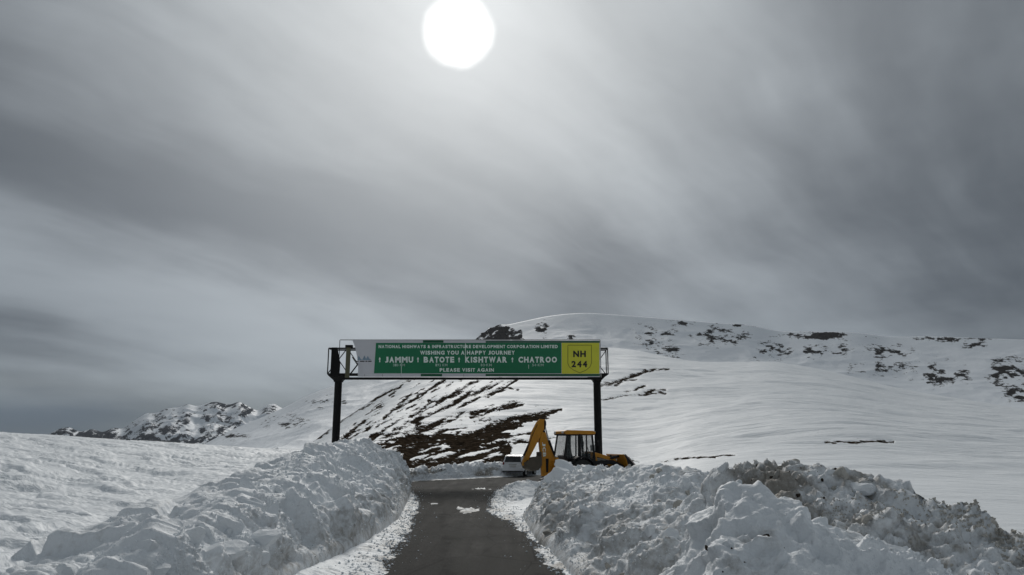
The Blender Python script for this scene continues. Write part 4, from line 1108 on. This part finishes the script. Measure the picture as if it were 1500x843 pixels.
def digger():
    g = empty('backhoe_loader', (3.62, 44.4, 0.03), math.radians(20))
    tag(g, 'yellow and black backhoe loader parked behind the snow bank', 'digger')
    Yw, Bk = M['yellow'], M['black']
    # chassis and wheels
    MB().prism([(-1.5, 0.55), (2.55, 0.55), (2.55, 0.95), (0.9, 1.05), (-1.5, 1.05)], -0.42, 0.42).build('chassis', Bk, g, 0.02)
    for s in (-1, 1):
        wheel(g, (0.0, s * 0.88, 0.70), 0.70, 0.42)
        wheel(g, (2.15, s * 0.82, 0.47), 0.47, 0.30)
        arc = [(0.0 + 0.86 * math.cos(a), 0.72 + 0.86 * math.sin(a)) for a in np.linspace(math.radians(15), math.radians(165), 12)]
        arc2 = [(0.0 + 0.78 * math.cos(a), 0.72 + 0.78 * math.sin(a)) for a in np.linspace(math.radians(165), math.radians(15), 12)]
        MB().prism(arc + arc2, s * 0.62, s * 1.12).build('rear_mudguard', Bk, g)
        MB().tube((2.15, s * 0.2, 0.47), (2.15, s * 0.75, 0.47), 0.1).build('axle', Bk, g)
    # engine cover
    hood = [(0.80, 1.05), (2.45, 1.0), (2.50, 1.28), (2.38, 1.42), (1.6, 1.66), (0.80, 1.84)]
    ho = MB().prism(hood, -0.44, 0.44).build('engine_cover', Yw, g, 0.05)
    MB().prism([(1.05, 1.18), (2.15, 1.10), (2.15, 1.30), (1.05, 1.56)], -0.447, -0.43).build('side_grille', Bk, ho)
    for k in range(5): MB().bar((1.10, -0.452, 1.22 + k * 0.06), (1.95, -0.452, 1.16 + k * 0.045), 0.012, 0.02).build('grille_slat', M['panel_grey'], ho)
    MB().prism([(2.455, 1.02), (2.52, 1.02), (2.545, 1.26), (2.50, 1.27)], -0.36, 0.36).build('front_grille', Bk, ho, 0.01)
    for s in (-1, 1): MB().tube((2.50, s * 0.28, 1.34), (2.545, s * 0.28, 1.33), 0.075).build('headlamp', M['lamp'], ho)
    MB().tube((1.45, -0.30, 1.60), (1.45, -0.30, 2.15), 0.045).build('exhaust_pipe', Bk, g)
    MB().box((0.98, -0.36, 2.02), (0.30, 0.05, 0.34)).build('side_panel', M['panel_grey'], g, 0.02)
    # cab
    x0, x1, hw = -0.80, 0.92, 0.76
    zt = 2.80
    floor = MB().prism([(-0.75, 0.95), (0.85, 0.95), (0.85, 1.30), (-0.35, 1.30), (-0.60, 1.62), (-0.78, 1.62)], -0.72, 0.72).build('cab_base', Bk, g, 0.02)
    posts = []
    for s in (-1, 1):
        for (a, b, w) in (((-0.98, s * hw, 1.45), (-0.76, s * (hw - 0.05), zt), 0.09), ((-0.05, s * hw, 1.1), (-0.02, s * (hw - 0.05), zt), 0.17), ((0.92, s * hw, 1.1), (0.78, s * (hw - 0.05), zt), 0.11), ((0.42, s * hw, 1.1), (0.42, s * (hw - 0.05), zt), 0.07)):
            MB().bar(a, b, w).build('cab_post', Bk, g, 0.008)
        for (a, b, w) in (((-0.98, s * hw, 1.46), (-0.05, s * hw, 1.34), 0.07), ((-0.05, s * hw, 1.14), (0.92, s * hw, 1.14), 0.10), ((-0.78, s * (hw - 0.05), zt - 0.03), (0.80, s * (hw - 0.05), zt - 0.03), 0.09)):
            MB().bar(a, b, w).build('cab_rail', Bk, g, 0.008)
        dr = MB().prism([(-0.02, 1.14), (0.88, 1.14), (0.88, 1.42), (-0.02, 1.42)], s * hw - 0.02, s * hw + 0.02).build('door_panel', Bk, g, 0.01)
        MB().bar((0.05, s * (hw + 0.04), 1.55), (0.05, s * (hw + 0.04), 1.72), 0.03).build('handle', M['panel_grey'], dr)
        MB().prism([(-0.93, 1.5), (-0.10, 1.40), (-0.07, 2.72), (-0.74, 2.72)], s * (hw - 0.03) - 0.006, s * (hw - 0.03) + 0.006).build('side_window', M['glass'], g)
        MB().prism([(0.02, 1.42), (0.38, 1.42), (0.38, 2.72), (0.02, 2.72)], s * (hw - 0.03) - 0.006, s * (hw - 0.03) + 0.006).build('door_window', M['glass'], g)
        MB().prism([(0.45, 1.42), (0.86, 1.42), (0.76, 2.72), (0.45, 2.72)], s * (hw - 0.03) - 0.006, s * (hw - 0.03) + 0.006).build('door_window', M['glass'], g)
        MB().bar((0.85, s * hw, 2.35), (1.02, s * (hw + 0.24), 2.35), 0.025).build('mirror_arm', Bk, g)
        MB().box((1.02, s * (hw + 0.26), 2.28), (0.04, 0.16, 0.28)).build('mirror', Bk, g, 0.01)
    for x, xx in ((-0.99, -0.77), (0.93, 0.79)):
        MB().bar((x, -hw, 1.5), (x, hw, 1.5), 0.07).build('cab_rail', Bk, g)
        MB().prism([(x - 0.006, 1.52), (x + 0.006, 1.52), (xx + 0.006, 2.74), (xx - 0.006, 2.74)], -hw + 0.05, hw - 0.05).build('rear_window' if x < 0 else 'windscreen', M['glass'], g)
    MB().bar((0.95, -0.15, 1.5), (0.86, 0.28, 2.3), 0.025).build('wiper', Bk, g)
    roof = [(-0.90, 2.78), (0.92, 2.78), (1.0, 2.84), (0.98, 2.93), (0.85, 2.99), (-0.80, 3.02), (-0.95, 2.96), (-0.98, 2.84)]
    rf = MB().prism(roof, -0.80, 0.80).build('cab_roof', Yw, g, 0.04)
    MB().prism([(-0.93, 2.75), (0.95, 2.75), (0.97, 2.83), (-0.95, 2.83)], -0.775, 0.775).build('roof_edge', Bk, g, 0.01)
    for x in (-0.97, 1.0):
        for s in (-0.55, 0.55):
            MB().box((x, s, 2.90), (0.10, 0.2, 0.12)).build('work_lamp', M['lamp'], rf, 0.02)
    # inside the cab
    MB().prism([(-0.45, 1.35), (0.10, 1.35), (0.10, 1.55), (-0.25, 1.58), (-0.38, 2.25), (-0.52, 2.25)], -0.26, 0.26).build('seat', M['seat'], g, 0.05)
    MB().tube((0.62, 0, 1.2), (0.48, 0, 1.78), 0.035).build('steering_column', Bk, g)
    m = MB(); pts = [(0.46 + 0.07 * math.cos(a), 0.19 * math.sin(a), 1.80 + 0.17 * math.cos(a) * 0.5) for a in np.linspace(0, 2 * math.pi, 17)]
    m.path(pts, 0.016, 6); m.build('steering_wheel', Bk, g)
    MB().box((0.72, 0, 1.55), (0.18, 0.9, 0.3)).build('dashboard', M['seat'], g, 0.03)
    for s in (-0.14, 0.0, 0.14): MB().tube((-0.70, s, 1.6), (-0.62, s, 1.95), 0.014).build('lever', Bk, g)
    for k in range(3): MB().box((0.45, -0.86, 0.62 + k * 0.22), (0.5, 0.18, 0.03)).build('step', Bk, g)
    # loader arms and front bucket (lifted)
    for s in (-1, 1):
        MB().prism([(0.98, 1.26), (1.12, 1.30), (2.15, 1.34), (2.98, 0.98), (2.90, 0.80), (2.02, 1.12), (1.0, 1.06)], s * 0.56 - 0.055, s * 0.56 + 0.055).build('loader_arm', Bk if s < 0 else Yw, g, 0.015)
        MB().tube((1.15, s * 0.56, 0.86), (1.75, s * 0.56, 1.12), 0.06).build('lift_cylinder', Bk, g)
        MB().tube((1.70, s * 0.56, 1.10), (2.15, s * 0.56, 1.32), 0.032).build('cylinder_rod', M['chrome'], g)
        MB().prism([(0.90, 0.95), (1.25, 0.95), (1.15, 1.70), (0.95, 1.70)], s * 0.47 - 0.03, s * 0.47 + 0.03).build('loader_tower', Yw, g, 0.01)
        MB().prism([(2.0, 1.42), (2.12, 1.55), (2.62, 1.62), (2.66, 1.50), (2.14, 1.38)], s * 0.45 - 0.03, s * 0.45 + 0.03).build('tilt_lever', Bk, g, 0.01)
    MB().bar((2.2, -0.56, 1.32), (2.2, 0.56, 1.32), 0.12).build('arm_cross_tube', Yw, g)
    # bucket: curved shell, two cheeks, cutting edge
    shell = [(2.55, 1.66), (2.72, 1.40), (2.80, 1.10), (2.95, 0.82), (3.20, 0.70), (3.62, 0.74), (3.62, 0.78), (3.22, 0.76), (3.00, 0.88), (2.87, 1.13), (2.78, 1.43), (2.61, 1.68)]
    bk = MB().prism(shell, -1.08, 1.08).build('loader_bucket', Yw, g, 0.008)
    for s in (-1, 1):
        MB().prism([(2.58, 1.68), (2.76, 1.40), (2.84, 1.10), (2.98, 0.84), (3.22, 0.73), (3.64, 0.76), (3.30, 1.10), (2.95, 1.50)], s * 1.08 - 0.02, s * 1.08 + 0.02).build('bucket_cheek', Bk, bk)
    MB().bar((3.60, -1.10, 0.76), (3.60, 1.10, 0.76), 0.14, 0.05).build('cutting_edge', Bk, bk)
    MB().prism([(2.62, 1.70), (2.72, 1.66), (3.62, 0.82), (3.58, 0.76)], -1.13, -1.09).build('wear_plate', M['worn'], bk)
    for k in range(7): MB().box((3.70, -0.95 + k * 0.315, 0.755), (0.22, 0.07, 0.05)).build('bucket_tooth', Bk, bk, 0.01)
    # backhoe: kingpost frame, stabilisers
    MB().prism([(-1.62, 0.40), (-1.42, 0.40), (-1.42, 1.30), (-1.62, 1.30)], -0.95, 0.95).build('rear_frame', Yw, g, 0.015)
    kp = MB().prism([(-2.0, 0.42), (-1.60, 0.42), (-1.60, 1.12), (-1.85, 1.18), (-2.0, 0.9)], -0.22, 0.22).build('kingpost', Bk, g, 0.02)
    for s in (-1, 1):
        MB().box((-1.55, s * 0.98, 0.95), (0.17, 0.17, 1.10)).build('stabiliser_leg', Yw, g, 0.01)
        MB().tube((-1.55, s * 0.98, 0.28), (-1.55, s * 0.98, 0.95), 0.06).build('stabiliser_rod', M['chrome'], g)
        MB().box((-1.55, s * 0.98, 0.26), (0.40, 0.36, 0.05)).build('stabiliser_foot', Bk, g, 0.01)
        for k in range(6): MB().box((-1.64, s * 0.98, 0.55 + k * 0.15), (0.03, 0.12, 0.05)).build('stabiliser_rung', Bk, g)
    bx, by = -1.72, -0.30                                   # boom plane, side-shifted towards the camera
    K = 25.7; th = math.cos(math.radians(20))
    def q(px, py): return ((px - 750) / 25.9 - 3.62) / th - 0.06, 2.07 + (655.3 - py) / 26.6
    boom = [q(*p) for p in ((788.2, 646), (791, 634), (794.5, 629), (797.5, 634), (801.5, 650), (807.5, 664), (811, 672), (813.5, 682), (808, 696.5), (792, 697.5), (790.5, 672))]
    bo = MB().prism(boom, by - 0.14, by + 0.14).build('boom', Yw, g, 0.025)
    bl = [q(*p) for p in ((796.5, 672), (801, 672), (800, 692), (797, 692))]
    MB().prism(bl, by - 0.146, by - 0.139).build('boom_recess', Bk, bo)
    dip = [q(*p) for p in ((789.5, 613.5), (796.8, 614.5), (797.5, 621), (794.5, 631), (783.5, 651.5), (773.2, 671.5), (770.5, 680.5), (763.5, 682), (764, 675), (768, 666), (773.5, 648.5), (777.5, 633), (785, 618.5))]
    di = MB().prism(dip, by - 0.105, by + 0.105).build('dipper_arm', Yw, g, 0.02)
    dl = [q(*p) for p in ((795.2, 615.5), (797.8, 615.5), (798.4, 622), (796.3, 630), (795, 630))]
    MB().prism(dl, by - 0.12, by + 0.12).build('dipper_lug', Bk, di, 0.01)
    for pp in ((794.6, 632), (770, 676)):
        c = q(*pp); MB().tube((c[0], by - 0.17, c[1]), (c[0], by + 0.17, c[1]), 0.065, n=14).build('pivot_pin', Bk, g)
    a, m_, b = q(797, 622), q(802.6, 645), q(810.5, 668)
    MB().tube((m_[0], by, m_[1]), (b[0], by, b[1]), 0.085).build('boom_cylinder', Bk, g)
    MB().tube((a[0], by, a[1]), (m_[0], by, m_[1]), 0.04).build('cylinder_rod', M['chrome'], g)
    a, b, c = q(790.5, 624), q(781, 642), q(769, 668)
    MB().tube((b[0] - 0.16, by, b[1]), (c[0] - 0.14, by, c[1]), 0.05).build('bucket_cylinder', Bk, g)
    MB().path([(q(797, 630)[0], by - 0.16, q(797, 630)[1]), (q(801, 648)[0], by - 0.17, q(801, 648)[1]), (q(809, 668)[0], by - 0.17, q(809, 668)[1])], 0.018).build('hydraulic_hose', Bk, g)
    MB().path([(q(785, 622)[0], by - 0.13, q(785, 622)[1]), (q(776.5, 640)[0], by - 0.13, q(776.5, 640)[1]), (q(769, 662)[0], by - 0.13, q(769, 662)[1])], 0.016).build('hydraulic_hose', Bk, g)
    # digging bucket curled under the dipper, teeth up
    sh = [q(*p) for p in ((764.5, 678), (767.5, 686), (775, 690), (784, 688.5), (789, 682), (789, 668), (787.3, 668), (786.5, 680), (782, 685), (775.5, 686.5), (770, 682.5), (768, 676))]
    bu = MB().prism(sh, by - 0.36, by + 0.36).build('digging_bucket', M['bucket'], g, 0.01)
    ch = [q(*p) for p in ((765, 677), (767.8, 685.5), (775, 689.5), (784, 688), (788.6, 682), (788.6, 669), (779, 670), (772, 673))]
    for s in (-1, 1): MB().prism(ch, by + s * 0.36 - 0.015, by + s * 0.36 + 0.015).build('bucket_cheek', M['bucket'], bu)
    for k in range(5):
        c = q(788.2, 665.5); MB().box((c[0], by - 0.30 + 0.15 * k, c[1]), (0.06, 0.07, 0.24)).build('bucket_tooth', M['bucket'], bu, 0.01)
    # maker's lettering down the boom on a dark-edged pale plate
    pl = [q(*p) for p in ((791.2, 647.5), (796.6, 647.5), (797.4, 670), (792, 670))]
    MB().prism(pl, by - 0.1475, by - 0.142).build('name_plate', Yw, bo)
    for t_, y0, y1 in (('J', 654.0, 648.0), ('C', 661.8, 655.4), ('B', 669.4, 663.2)):
        xm = 794.0 + (y0 - 654) * 0.05
        me_place = lambda a, b: Vector((a, by - 0.150, b))
        me = text_mesh(t_, 0.03)
        co = np.zeros(len(me.vertices) * 3, np.float32); me.vertices.foreach_get('co', co); co = co.reshape(-1, 3)
        lo, hi = co.min(0), co.max(0); un = (co - lo) / np.maximum(hi - lo, 1e-6)
        (xa, za), (xb, zb) = q(xm - 2.3, y0), q(xm + 2.3, y1)
        # letters lie on their side, reading down the boom
        X = xa + (xb - xa) * un[:, 1]; Z = zb + (za - zb) * un[:, 0]
        new = np.stack([X, np.full_like(X, by - 0.150), Z], -1).astype(np.float32)
        me.vertices.foreach_set('co', new.ravel()); me.update(); me.name = 'lettering'
        link('lettering', me, M['sign_text'], bo)
    return g
digger()

# ------------------------------------------------------------------ white car
def car():
    c = gp(751, 698.6)
    g = empty('parked_car', (c.x, c.y + 0.2, 0.0), math.radians(-17))
    tag(g, 'white hatchback seen from behind, parked beyond the digging bucket', 'car')
    Wt = M['white']
    # body: stations along y (rear = 0), half widths and heights
    st = [(0.00, 0.70, 0.40, 0.86), (0.06, 0.80, 0.36, 0.95), (0.5, 0.84, 0.34, 0.98), (1.2, 0.85, 0.34, 0.97), (2.4, 0.85, 0.34, 0.96), (2.95, 0.84, 0.34, 0.93), (3.5, 0.81, 0.34, 0.84), (3.8, 0.74, 0.32, 0.74), (3.9, 0.62, 0.40, 0.62)]
    rings = []
    for y, hw, zb, zt in st:
        rings.append([(-hw * 0.92, y, zb), (-hw, y, zb + 0.12), (-hw, y, zt - 0.18), (-hw * 0.95, y, zt), (hw * 0.95, y, zt), (hw, y, zt - 0.18), (hw, y, zb + 0.12), (hw * 0.92, y, zb)])
    MB().loft(rings).build('body', Wt, g, 0.03, True)
    gh = [(0.04, 0.76, 0.95, 0.70, 1.02), (0.20, 0.77, 0.95, 0.64, 1.46), (0.55, 0.78, 0.95, 0.64, 1.53), (1.4, 0.78, 0.95, 0.64, 1.55), (2.05, 0.78, 0.94, 0.62, 1.47), (2.85, 0.76, 0.93, 0.66, 0.97)]
    rings = [[(-a, y, zb), (-b, y, zt), (b, y, zt), (a, y, zb)] for y, a, zb, b, zt in gh]
    cb = MB().loft(rings).build('cabin', Wt, g, 0.03)
    MB().loft([[(-0.62, 0.020, 1.04), (0.62, 0.020, 1.04), (0.56, 0.165, 1.41), (-0.56, 0.165, 1.41)], [(-0.62, 0.045, 1.035), (0.62, 0.045, 1.035), (0.56, 0.19, 1.405), (-0.56, 0.19, 1.405)]]).build('rear_window', M['dark_glass'], cb)
    for s in (-1, 1):
        for y0, y1 in ((0.35, 1.12), (1.18, 2.05)):
            yt0, yt1 = y0 + 0.06, min(y1, 1.95) - 0.02
            m = MB(); p = [(s * 0.79, y0, 1.0), (s * 0.79, y1 + (0.3 if y1 > 2 else 0), 1.0), (s * 0.672, yt1, 1.44), (s * 0.672, yt0, 1.44)]
            m.loft([p, [(a - s * 0.02, b, z) for a, b, z in p]]); m.build('side_window', M['dark_glass'], cb)
        MB().prism([(s * 0.60, 0.62), (s * 0.80, 0.62), (s * 0.80, 1.0), (s * 0.70, 1.02)], 0, 0).bm.free() if False else None
        m = MB(); m.loft([[(s * 0.66, -0.012, 0.84), (s * 0.81, 0.05, 0.84), (s * 0.775, 0.06, 1.06), (s * 0.66, 0.0, 1.0)], [(s * 0.66, 0.05, 0.84), (s * 0.79, 0.12, 0.84), (s * 0.76, 0.14, 1.06), (s * 0.66, 0.07, 1.0)]]); m.build('tail_lamp', M['red'], g)
        MB().box((s * 0.92, 2.25, 1.0), (0.16, 0.10, 0.12)).build('wing_mirror', M['trim'], g, 0.02)
        MB().bar((s * 0.62, 0.5, 1.58), (s * 0.60, 1.9, 1.56), 0.03).build('roof_rail', M['trim'], g)
        for y in (1.05, 1.95): MB().box((s * 0.86, y, 0.80), (0.03, 0.16, 0.03)).build('door_handle', Wt, g)
        MB().prism([(1.0, 0.30), (2.75, 0.30), (2.75, 0.38), (1.0, 0.38)], s * 0.86 - 0.01, s * 0.86 + 0.01, 'yz').build('sill_trim', M['trim'], g)
        for y in (0.62, 3.12): wheel(g, (s * 0.77, y, 0.32), 0.32, 0.20, lugs=False, axis='x', rimr=0.62)
    MB().prism([(-0.78, 0.33), (0.78, 0.33), (0.78, 0.40), (-0.78, 0.40)], -0.045, 0.10, 'xz').build('rear_bumper', M['trim'], g, 0.02)
    MB().prism([(-0.80, 0.403), (0.80, 0.403), (0.80, 0.62), (-0.80, 0.62)], -0.035, 0.10, 'xz').build('bumper_cover', Wt, g, 0.02)
    MB().box((0, -0.012, 0.74), (0.50, 0.03, 0.12)).build('number_plate', M['plate'], g, 0.005)
    MB().box((0, -0.005, 0.86), (0.62, 0.03, 0.05)).build('tailgate_strip', M['panel_grey'], g, 0.005)
    MB().box((0, 0.14, 1.50), (1.06, 0.20, 0.03)).build('roof_spoiler', Wt, cb, 0.01)
    MB().bar((-0.05, 0.0, 1.05), (0.20, 0.09, 1.22), 0.02).build('rear_wiper', M['trim'], cb)
    for s in (-0.35, 0.35): MB().prism([(s - 0.2, 0.9), (s + 0.2, 0.9), (s + 0.13, 1.30), (s - 0.13, 1.30)], 1.5, 1.6, 'xz').build('seat_back', M['panel_grey'], cb, 0.03)
car()

# ------------------------------------------------------------------ thin cold haze in the air
def haze():
    m = bpy.data.materials.new('cold_haze'); m.use_nodes = True
    nt = m.node_tree; nt.nodes.remove(nt.nodes['Principled BSDF'])
    v = nt.nodes.new('ShaderNodeVolumePrincipled')
    v.inputs['Color'].default_value = (0.86, 0.92, 1.0, 1); v.inputs['Density'].default_value = 3.0e-5; v.inputs['Anisotropy'].default_value = 0.2
    nt.links.new(v.outputs[0], nt.nodes['Material Output'].inputs['Volume'])
    o = MB().box((0, 0, 189), (14600, 14600, 520)).build('haze', m)
    o['kind'] = 'stuff'; o['label'] = 'thin cold haze over the snowfields'
haze()
